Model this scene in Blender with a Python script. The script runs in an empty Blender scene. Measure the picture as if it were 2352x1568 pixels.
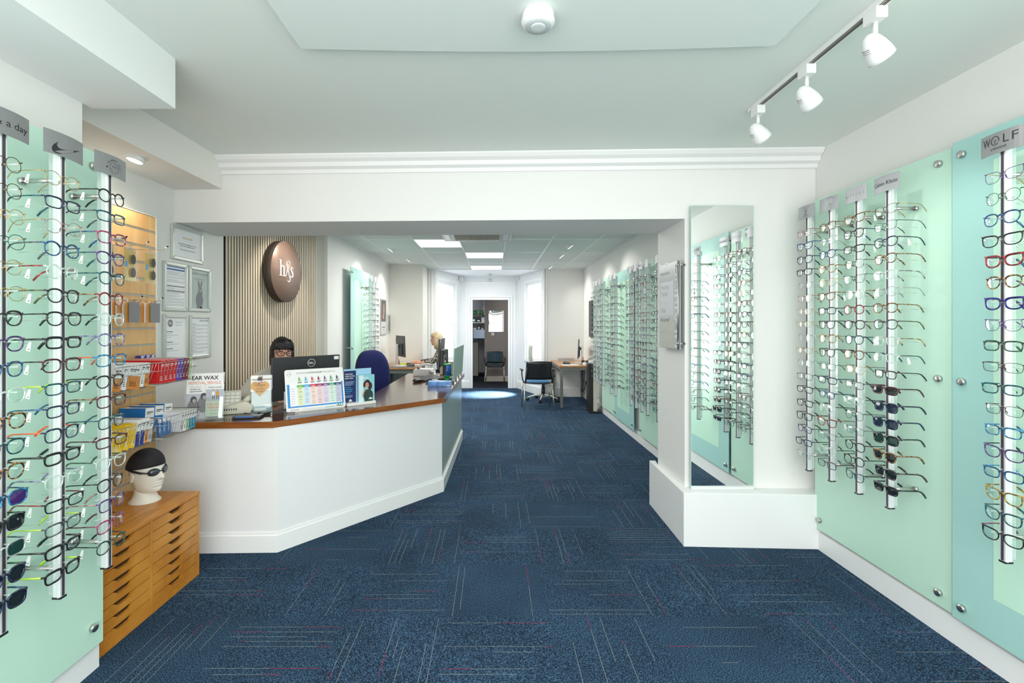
import bpy, math, random
from mathutils import Matrix, Vector
R = math.radians
random.seed(11)
SC = bpy.context.scene
COL = SC.collection

# ---------------------------------------------------------------- camera
H = 1.45                                   # lens height above the carpet
F = 1060.0                                 # focal length in pixels of the 2352 wide frame
cd = bpy.data.cameras.new('camera'); cam = bpy.data.objects.new('camera', cd); COL.objects.link(cam)
cd.sensor_width = 36.0; cd.lens = F * 36 / 2352; cd.shift_x = 41 / 2352; cd.shift_y = -40 / 2352
cd.clip_start = 0.05; cd.clip_end = 60
cam.location = (0, 0, H); cam.rotation_euler = (R(90), 0, 0)
SC.camera = cam

# ---------------------------------------------------------------- light and exposure
SC.view_settings.view_transform = 'Standard'; SC.view_settings.look = 'None'
SC.view_settings.exposure = 0.0; SC.view_settings.gamma = 1.0; SC.view_settings.use_curve_mapping = False
w = bpy.data.worlds.new('World'); SC.world = w; w.use_nodes = True
w.node_tree.nodes['Background'].inputs[0].default_value = (0.92, 0.96, 0.97, 1)
w.node_tree.nodes['Background'].inputs[1].default_value = 1.0

def area(name, loc, rot, sx, sy, power, color=(1, 1, 1), spread=180):
    l = bpy.data.lights.new(name, 'AREA'); l.shape = 'RECTANGLE'; l.size = sx; l.size_y = sy
    l.energy = power; l.color = color; l.spread = R(spread)
    o = bpy.data.objects.new(name, l); COL.objects.link(o); o.location = loc; o.rotation_euler = rot
    return o
def spot(name, loc, target, power, color=(1, 1, 1), size=70, blend=0.8, rad=0.03):
    l = bpy.data.lights.new(name, 'SPOT'); l.energy = power; l.color = color
    l.spot_size = R(size); l.spot_blend = blend; l.shadow_soft_size = rad
    o = bpy.data.objects.new(name, l); COL.objects.link(o); o.location = loc
    d = Vector(target) - Vector(loc); o.rotation_euler = d.to_track_quat('-Z', 'Y').to_euler()
    return o
# area lamp standing in for daylight through the unseen shop window behind the camera
area('shop_window_daylight_lamp', (0.1, -1.0, 1.45), (R(90), 0, 0), 3.6, 2.1, 122, (1.0, 0.99, 0.965))
# fill light for assumed, unseen ceiling fittings above and just behind the camera
area('shop_ceiling_fill', (0.15, 0.55, 2.52), (0, 0, 0), 1.6, 0.9, 24, (1.0, 1.0, 0.97))
# recessed panels of the rear room
for lx, ly, pw in ((-0.75, 6.27, 30), (-0.15, 7.35, 30), (-0.15, 8.95, 24)):
    area('rear_ceiling_light', (lx, ly, 2.50), (0, 0, 0), 0.56, 0.56, pw, (1.0, 0.98, 0.93))
area('rear_room_front_fill', (0.0, 4.6, 2.50), (0, 0, 0), 1.0, 0.8, 18, (1.0, 0.99, 0.95))  # added fill light with no fitting, hidden from the camera by the beam


# ---------------------------------------------------------------- colours and materials
def lin(c):
    c /= 255.0
    return c / 12.92 if c <= 0.04045 else ((c + 0.055) / 1.055) ** 2.4
def hx(s):
    s = s.lstrip('#'); return tuple(lin(int(s[i:i + 2], 16)) for i in (0, 2, 4))
MATS = {}
def setin(b, k, v):
    if k in b.inputs: b.inputs[k].default_value = v
def mat(name, color, rough=0.5, metal=0.0, spec=0.5, emit=0.0, ecol=None, alpha=1.0, coat=0.0, bump=None, var=None, aniso=0):
    if name in MATS: return MATS[name]
    if isinstance(color, str): color = hx(color)
    m = bpy.data.materials.new(name); m.use_nodes = True; nt = m.node_tree; b = nt.nodes['Principled BSDF']
    b.inputs['Base Color'].default_value = (*color, 1); b.inputs['Roughness'].default_value = rough
    b.inputs['Metallic'].default_value = metal; setin(b, 'Specular IOR Level', spec); setin(b, 'Coat Weight', coat)
    setin(b, 'Coat Roughness', 0.08)
    if emit: setin(b, 'Emission Color', (*(hx(ecol) if ecol else color), 1)); setin(b, 'Emission Strength', emit)
    if alpha < 1: b.inputs['Alpha'].default_value = alpha
    m.diffuse_color = (*color, 1)
    if bump or var:
        tc = nt.nodes.new('ShaderNodeTexCoord')
        n = nt.nodes.new('ShaderNodeTexNoise'); nt.links.new(tc.outputs['Object'], n.inputs['Vector'])
        n.inputs['Scale'].default_value = (bump or var)[0]; n.inputs['Detail'].default_value = 4
        if bump:
            bp = nt.nodes.new('ShaderNodeBump'); bp.inputs['Strength'].default_value = bump[1]; bp.inputs['Distance'].default_value = 0.002
            nt.links.new(n.outputs['Fac'], bp.inputs['Height']); nt.links.new(bp.outputs['Normal'], b.inputs['Normal'])
        if var:
            n2 = nt.nodes.new('ShaderNodeTexNoise'); nt.links.new(tc.outputs['Object'], n2.inputs['Vector'])
            n2.inputs['Scale'].default_value = var[0]; n2.inputs['Detail'].default_value = 3
            cr = nt.nodes.new('ShaderNodeValToRGB'); e = cr.color_ramp.elements
            e[0].position = 0.35; e[1].position = 0.65
            e[0].color = (*[c * (1 - var[1]) for c in color], 1); e[1].color = (*[min(1, c * (1 + var[1])) for c in color], 1)
            nt.links.new(n2.outputs['Fac'], cr.inputs['Fac']); nt.links.new(cr.outputs['Color'], b.inputs['Base Color'])
    MATS[name] = m
    return m
def clear(name, tint=(1, 1, 1), refl=0.06, edge=0.5, rough=0.0, solid=0.0, scol=(1, 1, 1)):
    """thin clear sheet: mostly transparent, reflecting more at a grazing angle; solid adds a share of plain surface"""
    if name in MATS: return MATS[name]
    m = bpy.data.materials.new(name); m.use_nodes = True; nt = m.node_tree; nt.nodes.clear()
    out = nt.nodes.new('ShaderNodeOutputMaterial'); t = nt.nodes.new('ShaderNodeBsdfTransparent'); g = nt.nodes.new('ShaderNodeBsdfGlossy')
    t.inputs[0].default_value = (*tint, 1); g.inputs['Roughness'].default_value = rough; g.inputs[0].default_value = (1, 1, 1, 1)
    lw = nt.nodes.new('ShaderNodeLayerWeight'); lw.inputs[0].default_value = 0.25
    mp = nt.nodes.new('ShaderNodeMapRange'); mp.inputs['To Min'].default_value = refl; mp.inputs['To Max'].default_value = edge
    nt.links.new(lw.outputs['Fresnel'], mp.inputs['Value'])
    mx = nt.nodes.new('ShaderNodeMixShader'); nt.links.new(mp.outputs[0], mx.inputs[0]); nt.links.new(t.outputs[0], mx.inputs[1]); nt.links.new(g.outputs[0], mx.inputs[2])
    last = mx
    if solid:
        d = nt.nodes.new('ShaderNodeBsdfDiffuse'); d.inputs[0].default_value = (*scol, 1)
        m2 = nt.nodes.new('ShaderNodeMixShader'); m2.inputs[0].default_value = solid
        nt.links.new(mx.outputs[0], m2.inputs[1]); nt.links.new(d.outputs[0], m2.inputs[2]); last = m2
    nt.links.new(last.outputs[0], out.inputs[0]); m.diffuse_color = (*scol, 1)
    MATS[name] = m
    return m
class E:
    """arithmetic on shader sockets"""
    nt = None
    def __init__(s, x): s.x = x.x if isinstance(x, E) else x
    @staticmethod
    def op(o, *a):
        n = E.nt.nodes.new('ShaderNodeMath'); n.operation = o
        for i, v in enumerate(a):
            v = v.x if isinstance(v, E) else v
            if isinstance(v, (int, float)): n.inputs[i].default_value = v
            else: E.nt.links.new(v, n.inputs[i])
        return E(n.outputs[0])
    def __add__(s, o): return E.op('ADD', s, o)
    __radd__ = __add__
    def __sub__(s, o): return E.op('SUBTRACT', s, o)
    def __rsub__(s, o): return E.op('SUBTRACT', o, s)
    def __mul__(s, o): return E.op('MULTIPLY', s, o)
    __rmul__ = __mul__
    def __truediv__(s, o): return E.op('DIVIDE', s, o)
    def lt(s, o): return E.op('LESS_THAN', s, o)
    def gt(s, o): return E.op('GREATER_THAN', s, o)
    def floor(s): return E.op('FLOOR', s)
    def abs(s): return E.op('ABSOLUTE', s)
def comb(x, y, z):
    n = E.nt.nodes.new('ShaderNodeCombineXYZ')
    for i, v in enumerate((x, y, z)):
        if isinstance(v, E): E.nt.links.new(v.x, n.inputs[i])
        else: n.inputs[i].default_value = v
    return n.outputs[0]
def white(vec):
    n = E.nt.nodes.new('ShaderNodeTexWhiteNoise'); n.noise_dimensions = '3D'; E.nt.links.new(vec, n.inputs['Vector'])
    s = E.nt.nodes.new('ShaderNodeSeparateColor'); E.nt.links.new(n.outputs['Color'], s.inputs[0])
    return E(n.outputs['Value']), E(s.outputs[0]), E(s.outputs[1]), E(s.outputs[2])
def mixc(fac, a, b):
    n = E.nt.nodes.new('ShaderNodeMix'); n.data_type = 'RGBA'; E.nt.links.new(fac.x, n.inputs[0])
    for i, v in ((6, a), (7, b)):
        if isinstance(v, tuple): n.inputs[i].default_value = (*v, 1)
        else: E.nt.links.new(v, n.inputs[i])
    return n.outputs[2]
def carpet_material():
    m = bpy.data.materials.new('carpet_tiles'); m.use_nodes = True; nt = m.node_tree; E.nt = nt; b = nt.nodes['Principled BSDF']
    tc = nt.nodes.new('ShaderNodeTexCoord'); sp = nt.nodes.new('ShaderNodeSeparateXYZ'); nt.links.new(tc.outputs['Object'], sp.inputs[0])
    u = (E(sp.outputs[0]) + 0.23) / 0.5; v = (E(sp.outputs[1]) - 2.288) / 0.4984
    iu, iv = u.floor(), v.floor(); fu, fv = u - iu, v - iv
    par = E.op('FLOORED_MODULO', iu + iv, 2.0)
    across = fu + par * (fv - fu); along = fv + par * (fu - fv)
    a = across * 15.0; ca = a.floor(); fa = a - ca
    r0, r1, r2, r3 = white(comb(iu + 13.3, iv * 1.7 + 5.1, ca + 0.5))
    s0, s1, s2, s3 = white(comb(iu * 1.3 + 71.3, iv + 35.1, ca * 2.1 + 9.5))
    line = (fa - (r1 * 0.4 + 0.3)).abs().lt(0.033) * r0.gt(0.66)
    lo = E.op('MAXIMUM', r2 * 1.3 - 0.75, 0.015); hi = E.op('MINIMUM', 1.65 - r3 * 1.1, 0.985)
    line = line * along.gt(lo) * along.lt(hi)
    red = E.op('ABSOLUTE', along.lt(s0 * 1.3 - 0.15) - s1.gt(0.5))
    def noise(vec, sc, det=3):
        n = nt.nodes.new('ShaderNodeTexNoise'); n.inputs['Scale'].default_value = sc; n.inputs['Detail'].default_value = det
        nt.links.new(vec, n.inputs['Vector']); return E(n.outputs['Fac'])
    fl = noise(comb(along * 0.62, across * 1.0 , iu * 3.1 + iv * 7.7), 138, 6)
    big = noise(tc.outputs['Object'], 2.5, 2)
    cr = nt.nodes.new('ShaderNodeValToRGB'); el = cr.color_ramp.elements; nt.links.new((fl + (big - 0.5) * 0.10).x, cr.inputs['Fac'])
    el[0].position = 0.40; el[0].color = (0.007, 0.012, 0.022, 1); el[1].position = 0.63; el[1].color = (0.068, 0.150, 0.255, 1)
    e = el.new(0.51); e.color = (0.018, 0.041, 0.080, 1)
    lc = mixc(red, (0.24, 0.275, 0.27), (0.40, 0.016, 0.06))
    wear = line * (noise(tc.outputs['Object'], 90, 2) * 0.9 + 0.35)
    wear = E.op('MINIMUM', wear, 0.9)
    c = mixc(wear, cr.outputs['Color'], lc)
    nt.links.new(c, b.inputs['Base Color']); b.inputs['Roughness'].default_value = 0.95; setin(b, 'Specular IOR Level', 0.15)
    bp = nt.nodes.new('ShaderNodeBump'); bp.inputs['Strength'].default_value = 0.5; bp.inputs['Distance'].default_value = 0.003
    nt.links.new(fl.x, bp.inputs['Height']); nt.links.new(bp.outputs['Normal'], b.inputs['Normal'])
    return m
def wood(name, c1, c2, rough=0.4, scale=(1, 12, 12), sc=6.0, coat=0.0, spec=0.5):
    m = bpy.data.materials.new(name); m.use_nodes = True; nt = m.node_tree; b = nt.nodes['Principled BSDF']
    tc = nt.nodes.new('ShaderNodeTexCoord'); mp = nt.nodes.new('ShaderNodeMapping'); mp.inputs['Scale'].default_value = scale
    nt.links.new(tc.outputs['Object'], mp.inputs[0])
    n = nt.nodes.new('ShaderNodeTexNoise'); n.inputs['Scale'].default_value = sc; n.inputs['Detail'].default_value = 6; n.inputs['Distortion'].default_value = 0.6
    nt.links.new(mp.outputs[0], n.inputs['Vector'])
    cr = nt.nodes.new('ShaderNodeValToRGB'); e = cr.color_ramp.elements; e[0].position = 0.36; e[1].position = 0.66
    e[0].color = (*hx(c1), 1); e[1].color = (*hx(c2), 1); nt.links.new(n.outputs['Fac'], cr.inputs['Fac']); nt.links.new(cr.outputs['Color'], b.inputs['Base Color'])
    b.inputs['Roughness'].default_value = rough; setin(b, 'Coat Weight', coat); setin(b, 'Specular IOR Level', spec); setin(b, 'Coat Roughness', 0.12)
    m.diffuse_color = (*hx(c1), 1); MATS[name] = m
    return m

# ---------------------------------------------------------------- mesh builder
TXT = {}
def glyphs(s, bold=False):
    k = (s, bold)
    if k not in TXT:
        c = bpy.data.curves.new('t', 'FONT'); c.body = s; c.size = 1; c.fill_mode = 'BOTH'; c.resolution_u = 3
        if bold: c.offset = 0.018
        o = bpy.data.objects.new('t', c); me = bpy.data.meshes.new_from_object(o)
        TXT[k] = ([tuple(v.co) for v in me.vertices], [tuple(p.vertices) for p in me.polygons])
        bpy.data.objects.remove(o); bpy.data.curves.remove(c); bpy.data.meshes.remove(me)
    return TXT[k]
class MB:
    def __init__(s, M=None): s.v = []; s.f = []; s.mi = []; s.M = M or Matrix(); s.sm = []
    def add(s, vs, fs, m=0, smooth=False):
        o = len(s.v); s.v += [tuple(s.M @ Vector(p)) for p in vs]
        flip = s.M.determinant() < 0
        for f in fs: s.f.append(tuple(o + i for i in (reversed(f) if flip else f))); s.mi.append(m); s.sm.append(smooth)
        return s
    def box(s, x0, x1, y0, y1, z0, z1, m=0):
        v = [(x, y, z) for z in (z0, z1) for y in (y0, y1) for x in (x0, x1)]
        return s.add(v, [(0, 2, 3, 1), (4, 5, 7, 6), (0, 1, 5, 4), (2, 6, 7, 3), (0, 4, 6, 2), (1, 3, 7, 5)], m)
    def prism(s, poly, y0, y1, m=0):
        """outline in x,z (counter-clockwise seen from -y) between y0 and y1"""
        n = len(poly); v = [(x, y0, z) for x, z in poly] + [(x, y1, z) for x, z in poly]
        return s.add(v, [tuple(range(n)), tuple(range(2 * n - 1, n - 1, -1))] + [(i, i + n, (i + 1) % n + n, (i + 1) % n) for i in range(n)], m)
    def slab(s, poly, z0, z1, m=0):
        """outline in x,y (counter-clockwise from above)"""
        n = len(poly); v = [(x, y, z0) for x, y in poly] + [(x, y, z1) for x, y in poly]
        return s.add(v, [tuple(range(n - 1, -1, -1)), tuple(range(n, 2 * n))] + [(i, (i + 1) % n, (i + 1) % n + n, i + n) for i in range(n)], m)
    def tube(s, pts, r, seg=6, closed=False, m=0, flat=1.0, smooth=True, up=None):
        pts = [Vector(p) for p in pts]; n = len(pts); rs = r if isinstance(r, (list, tuple)) else [r] * n
        v = []; fs = []; prev = None
        for i, p in enumerate(pts):
            a = pts[i - 1] if (i or closed) else p; b = pts[(i + 1) % n] if (i < n - 1 or closed) else p
            t = (b - a).normalized() if (b - a).length > 1e-9 else Vector((0, 0, 1))
            if up is not None: n1 = Vector(up) - t * t.dot(Vector(up))
            elif prev is None: q = Vector((0, 0, 1)) if abs(t.z) < 0.9 else Vector((1, 0, 0)); n1 = q - t * t.dot(q)
            else: n1 = prev - t * t.dot(prev)
            n1 = n1.normalized() if n1.length > 1e-9 else Vector((1, 0, 0)); prev = n1; n2 = t.cross(n1)
            for k in range(seg):
                an = 2 * math.pi * (k + .5) / seg; v.append(tuple(p + (n1 * math.cos(an) + n2 * math.sin(an) * flat) * rs[i]))
        L = n if closed else n - 1
        for i in range(L):
            j = (i + 1) % n
            for k in range(seg): fs.append((i * seg + k, i * seg + (k + 1) % seg, j * seg + (k + 1) % seg, j * seg + k))
        if not closed: fs += [tuple(range(seg - 1, -1, -1)), tuple((n - 1) * seg + k for k in range(seg))]
        return s.add(v, fs, m, smooth)
    def cyl(s, p0, p1, r, seg=12, m=0, r2=None): return s.tube([p0, p1], [r, r if r2 is None else r2], seg, m=m)
    def lathe(s, prof, seg=20, o=(0, 0, 0), m=0, sx=1, sy=1, smooth=True, axis='z'):
        v = []; fs = []; n = len(prof)
        for r, z in prof:
            for k in range(seg):
                a = 2 * math.pi * k / seg; p = (r * math.cos(a) * sx, r * math.sin(a) * sy, z)
                if axis == 'y': p = (p[0], z, -p[1])
                if axis == 'x': p = (z, p[0], p[1])
                v.append((p[0] + o[0], p[1] + o[1], p[2] + o[2]))
        for i in range(n - 1):
            for k in range(seg): fs.append((i * seg + k, i * seg + (k + 1) % seg, (i + 1) * seg + (k + 1) % seg, (i + 1) * seg + k))
        fs += [tuple(range(seg - 1, -1, -1)), tuple((n - 1) * seg + k for k in range(seg))]
        return s.add(v, fs, m, smooth)
    def ball(s, o, rx, ry=None, rz=None, seg=16, rings=10, m=0, fn=None):
        ry = ry or rx; rz = rz or rx; v = []; fs = []
        for i in range(rings + 1):
            ph = math.pi * i / rings
            for k in range(seg):
                th = 2 * math.pi * k / seg; p = (rx * math.sin(ph) * math.cos(th), ry * math.sin(ph) * math.sin(th), -rz * math.cos(ph))
                if fn: p = fn(*p)
                v.append((p[0] + o[0], p[1] + o[1], p[2] + o[2]))
        for i in range(rings):
            for k in range(seg):
                q = (i * seg + k, i * seg + (k + 1) % seg, (i + 1) * seg + (k + 1) % seg, (i + 1) * seg + k)
                fs.append(q)
        return s.add(v, fs, m, True)
    def text(s, t, size, x=0, y=0, z=0, m=0, align='c', w=None, bold=False, warp=None, sx=1.0, maxw=None):
        """writing in the x,z plane read from -y; w squeezes or stretches it to that width"""
        vs, fs = glyphs(t, bold)
        if not vs: return s
        x0 = min(p[0] for p in vs); x1 = max(p[0] for p in vs); wd = (x1 - x0) * size * sx
        k = sx if w is None else sx * w / wd
        if maxw and wd > maxw: k *= maxw / wd
        wd = (x1 - x0) * size * k
        off = {'c': -wd / 2, 'l': 0, 'r': -wd}[align] - x0 * size * k
        out = []
        for px, py, _ in vs:
            q = (x + off + px * size * k, y, z + py * size)
            out.append(warp(*q) if warp else q)
        return s.add(out, fs, m)
    def build(s, name, mats, parent=None, bevel=0.0, label=None, smooth=False, sub=0, segs=2):
        me = bpy.data.meshes.new(name); me.from_pydata(s.v, [], s.f)
        if not isinstance(mats, (list, tuple)): mats = [mats]
        for m in mats: me.materials.append(m)
        me.polygons.foreach_set('material_index', [min(i, len(mats) - 1) for i in s.mi])
        me.polygons.foreach_set('use_smooth', [smooth or x for x in s.sm]); me.update()
        o = bpy.data.objects.new(name, me); COL.objects.link(o)
        if parent is not None: o.parent = parent
        if bevel:
            b = o.modifiers.new('b', 'BEVEL'); b.width = bevel; b.segments = segs; b.limit_method = 'ANGLE'; b.angle_limit = R(40)
        if sub: q = o.modifiers.new('s', 'SUBSURF'); q.levels = q.render_levels = sub
        if label: o['label'] = label
        return o
def tag(o, label, cat, group=None):
    o['label'] = label; o['category'] = cat
    if group: o['group'] = group
    return o
def thing(name, label, cat, loc=(0, 0, 0), rz=0.0, group=None):
    o = bpy.data.objects.new(name, None); COL.objects.link(o); o.location = loc; o.rotation_euler = (0, 0, R(rz)); o.empty_display_size = 0.05
    return tag(o, label, cat, group)
def struct(o): o['kind'] = 'structure'; return o
def copy_tree(o, parent=None):
    c = o.copy(); COL.objects.link(c); c.parent = parent
    for ch in list(o.children): copy_tree(ch, c)
    return c
def PX(px, Y): return (px - 1135) / F * Y
def PZ(py, Y): return H - (py - 744) / F * Y

WHITE = mat('white_wall_paint', (0.80, 0.805, 0.785), 0.6, spec=0.3, bump=(160, 0.04))
CEIL = mat('ceiling_paint', (0.79, 0.84, 0.80), 0.7, spec=0.2, bump=(120, 0.05))
GLOSSW = mat('white_gloss_woodwork', (0.86, 0.88, 0.88), 0.28)
CARPET = carpet_material()
STEEL = mat('brushed_steel', (0.62, 0.60, 0.57), 0.3, 1.0)
CHROME = mat('polished_chrome', (0.8, 0.8, 0.8), 0.12, 1.0)
ALU = mat('satin_aluminium', (0.82, 0.84, 0.85), 0.35, 0.3)
BLACK = mat('black_plastic', (0.014, 0.014, 0.016), 0.38)
DARK = mat('dark_grey_plastic', (0.035, 0.036, 0.04), 0.45)
PAPER = mat('white_paper', (0.88, 0.90, 0.93), 0.6)
INK = mat('black_print', (0.02, 0.02, 0.025), 0.6)
GREYINK = mat('grey_print', (0.22, 0.23, 0.25), 0.6)
WPL = mat('white_plastic', (0.84, 0.85, 0.84), 0.35)
MINT = mat('frosted_mint_glass', (0.55, 0.81, 0.67), 0.34, spec=0.5)
TEAL = mat('frosted_teal_glass', (0.39, 0.67, 0.63), 0.34, spec=0.5)
MINT2 = mat('bright_mint_glass', (0.56, 0.85, 0.69), 0.34, spec=0.5)
GEDGE = mat('green_glass_edge', (0.42, 0.72, 0.60), 0.1)
CLEAR = clear('clear_acrylic', (0.97, 0.99, 0.98), 0.05, 0.55)
LENS = clear('demo_lens', (0.94, 0.985, 0.965), 0.030, 0.20)
# ================================================================ the setting
# carpet
struct(MB().box(-3.2, 3.0, -1.3, 10.5, -0.05, 0).build('floor', CARPET))
DCARP = mat('dark_brown_blue_carpet', (0.020, 0.024, 0.034), 0.95, spec=0.1, var=(60, 0.4))
struct(MB().box(-3.2, 3.0, 10.5, 14.2, -0.05, 0).build('floor_rear', DCARP))
# front ceiling with the shallow dropped part above the camera
struct(MB().box(-2.5, 2.4, -1.3, 3.35, 2.60, 2.66).build('ceiling', CEIL))
n = 14
front = [(-0.785 + (1.13 + 0.785) * i / n, 1.875 + 0.03 * math.sin(math.pi * i / n) - 0.02 * i / n) for i in range(n + 1)]
struct(MB().slab([(1.13, 0.05), *reversed(front), (-0.785, 0.05)], 2.568, 2.60).build('ceiling_dropped', mat('ceiling_paint_cool', (0.77, 0.83, 0.80), 0.7, spec=0.2, bump=(120, 0.05))))
# side walls of the shop
struct(MB().box(2.15, 2.30, -1.3, 3.08, 0, 2.60).build('wall_right', WHITE))
struct(MB().box(-1.90, -1.745, -1.3, 1.955, 0, 2.60).box(-2.40, -1.90, 1.80, 1.955, 0, 2.6).build('wall_left', WHITE))
struct(MB().box(-2.40, -2.24, 1.955, 3.82, 0, 2.60).build('wall_left_recess', WHITE))
def skirt(name, p0, p1, th=0.018, h=0.13, side=1, m=None):
    a, b = Vector((*p0, 0)), Vector((*p1, 0)); d = (b - a).normalized(); nrm = Vector((-d.y, d.x, 0)) * side
    prof = [(0, 0), (th, 0), (th, h * 0.84), (th * 0.55, h * 0.93), (th * 0.3, h), (0, h)]
    v = [tuple(a + nrm * x + Vector((0, 0, z))) for x, z in prof] + [tuple(b + nrm * x + Vector((0, 0, z))) for x, z in prof]
    k = len(prof); mb = MB().add(v, [tuple(range(k)), tuple(range(2 * k - 1, k - 1, -1))] + [(i, (i + 1) % k, (i + 1) % k + k, i + k) for i in range(k)])
    return struct(mb.build(name, m or GLOSSW))
skirt('baseboard_right', (2.15, -1.3), (2.15, 2.99), 0.065, 0.135, 1)
skirt('baseboard_left', (-1.745, 1.957), (-1.745, -1.3), 0.07, 0.125, 1)
# boxed soffits along the left
struct(MB().box(-1.745, -1.385, -1.3, 2.005, 2.385, 2.60).build('ceiling_soffit', mat('soffit_paint', (0.84, 0.87, 0.86), 0.6, spec=0.3)))
SOF = mat('soffit_warm_paint', (0.82, 0.80, 0.76), 0.6, spec=0.3)
struct(MB().box(-2.24, -1.895, 1.957, 3.24, 2.39, 2.60).build('ceiling_soffit_recess', SOF))
# cross wall with the wide opening: lintel beam, pier and cornice (slightly askew like the real one)
def cw(x): return 3.085 - 0.034 * (x - 2.1)          # y of the cross wall face at x
struct(MB().slab([(-2.24, cw(-2.24)), (1.285, cw(1.285)), (1.285, cw(1.285) + 0.52), (-2.24, cw(-2.24) + 0.50)], 2.160, 2.60).build('wall_beam', WHITE))
struct(MB().slab([(1.285, cw(1.285)), (2.3, cw(2.3)), (2.3, 3.62), (1.285, 3.62)], 0, 2.60).build('wall_pier', WHITE))
ang = math.atan(-0.034)
pr = [(0, 0), (0, -0.105), (-0.012, -0.11), (-0.018, -0.085), (-0.045, -0.072), (-0.05, -0.045), (-0.075, -0.03), (-0.09, -0.01), (-0.09, 0)]
L0, L1 = Vector((-1.895, cw(-1.895), 2.60)), Vector((2.15, cw(2.15), 2.60))
d = (L1 - L0).normalized(); nr = Vector((d.y, -d.x, 0))
v = [tuple(L0 - nr * a + Vector((0, 0, z))) for a, z in pr] + [tuple(L1 - nr * a + Vector((0, 0, z))) for a, z in pr]
k = len(pr)
struct(MB().add(v, [tuple(range(k)), tuple(range(2 * k - 1, k - 1, -1))] + [(i, (i + 1) % k, (i + 1) % k + k, i + k) for i in range(k)]).build('trim_1', mat('cornice_paint', (0.84, 0.85, 0.84), 0.5)))
# low boxed plinth round the foot of the pier
struct(MB().slab([(1.235, 3.005), (2.15, 2.965), (2.15, 3.2), (1.285, 3.2), (1.285, 3.62), (1.30, 3.72), (1.250, 3.72)], 0, 0.352).build('trim_2', GLOSSW, bevel=0.004))
# rear room
struct(MB().box(1.79, 1.95, 3.62, 9.25, 0, 2.56).build('wall_right_rear', WHITE))
skirt('baseboard_right_rear', (1.79, 3.72), (1.79, 9.2), 0.02, 0.13, 1)
struct(MB().box(-2.10, -1.95, 5.45, 9.2, 0, 2.56).box(-2.6, -1.95, 5.40, 5.45, 0, 2.56).build('wall_left_rear', WHITE))
# angled wall behind the reception desk and the short return beside it
PUT = mat('putty_wall_paint', (0.66, 0.65, 0.59), 0.65, spec=0.2)
struct(MB().slab([(-2.255, 3.8), (-2.06, 5.30), (-1.95, 5.45), (-2.35, 5.50), (-2.50, 3.8)], 0, 2.56).build('wall_reception', PUT))
# chimney-breast block and the rear wall either side of the bay
struct(MB().box(-1.95, -1.33, 8.60, 9.3, 0, 2.56).build('wall_block', mat('cream_wall_paint', (0.74, 0.73, 0.68), 0.6, spec=0.3)))
struct(MB().box(-1.33, -1.17, 9.22, 9.35, 0, 2.56).box(0.98, 1.95, 9.22, 9.35, 0, 2.56).build('wall_rear', WHITE))
skirt('baseboard_rear', (1.79, 9.22), (0.98, 9.22), 0.02, 0.20, 1)
trimm = MB()
for x0 in (0.99, 1.03): trimm.box(x0, x0 + 0.018, 9.195, 9.22, 0.2, 2.55)
for x0 in (-1.30, -1.25): trimm.box(x0, x0 + 0.018, 9.195, 9.22, 0, 2.55)
struct(trimm.build('trim_3', GLOSSW))
# suspended ceiling of the rear room: tiles on a white grid
TILE = mat('ceiling_tile', (0.76, 0.80, 0.77), 0.85, spec=0.1, bump=(220, 0.35), var=(300, 0.06))
struct(MB().box(-2.6, 1.95, 3.55, 9.24, 2.552, 2.60).build('ceiling_rear', TILE))
g = MB()
for k in range(-5, 4):
    x = 0.15 + 0.6 * k
    if -2.1 < x < 1.8: g.box(x - 0.012, x + 0.012, 3.62, 9.22, 2.546, 2.553)
y = 3.56
for y in (3.56, 4.76, 5.96, 7.05, 8.18): g.box(-2.1, 1.79, y - 0.012, y + 0.012, 2.545, 2.552)
g.box(-1.95, 1.79, 9.20, 9.22, 2.535, 2.552); g.box(-1.95, -1.93, 5.45, 8.6, 2.535, 2.552); g.box(1.77, 1.79, 3.62, 9.2, 2.535, 2.552)
struct(g.build('trim_4', mat('ceiling_grid_white', (0.82, 0.85, 0.84), 0.4)))
# bay: two splayed walls with sash windows, the back wall with the doorway
BAYC = mat('bay_white', (0.80, 0.82, 0.83), 0.4)
struct(MB().slab([(-1.25, 9.22), (1.05, 9.22), (0.62, 10.6), (-0.85, 10.6)], 2.535, 2.60).build('ceiling_bay', mat('bay_ceiling', (0.85, 0.87, 0.87), 0.6)))
DX0, DX1, DY = -0.49, 0.316, 10.46
struct(MB().box(-0.80, DX0, DY, DY + 0.16, 0, 2.56).box(DX1, 0.57, DY, DY + 0.16, 0, 2.56).box(DX0, DX1, DY, DY + 0.16, 2.0, 2.56).build('wall_bay', BAYC))
g = MB()
for a, b in ((0.0, 0.028), (0.05, 0.085)):
    g.box(DX0 - 0.09 + a, DX0 - 0.09 + b, DY - 0.025, DY, 0, 2.085 - b); g.box(DX1 + 0.09 - b, DX1 + 0.09 - a, DY - 0.025, DY, 0, 2.085 - b)
    g.box(DX0 - 0.09 + a, DX1 + 0.09 - a, DY - 0.025, DY, 2.085 - b, 2.085 - a)
g.box(-0.645, -0.62, DY - 0.02, DY, 0, 2.38).box(0.455, 0.48, DY - 0.02, DY, 0, 2.38).box(-0.645, 0.48, DY - 0.02, DY, 2.38, 2.40)
struct(g.build('door_1', GLOSSW))
PANE = mat('obscured_window_pane', (0.95, 0.97, 1.0), 0.3, emit=1.7, ecol='#f4f8ff')
PANE2 = mat('obscured_lower_pane', (0.95, 0.95, 0.92), 0.3, emit=0.95, ecol='#fbf6e6')
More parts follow.
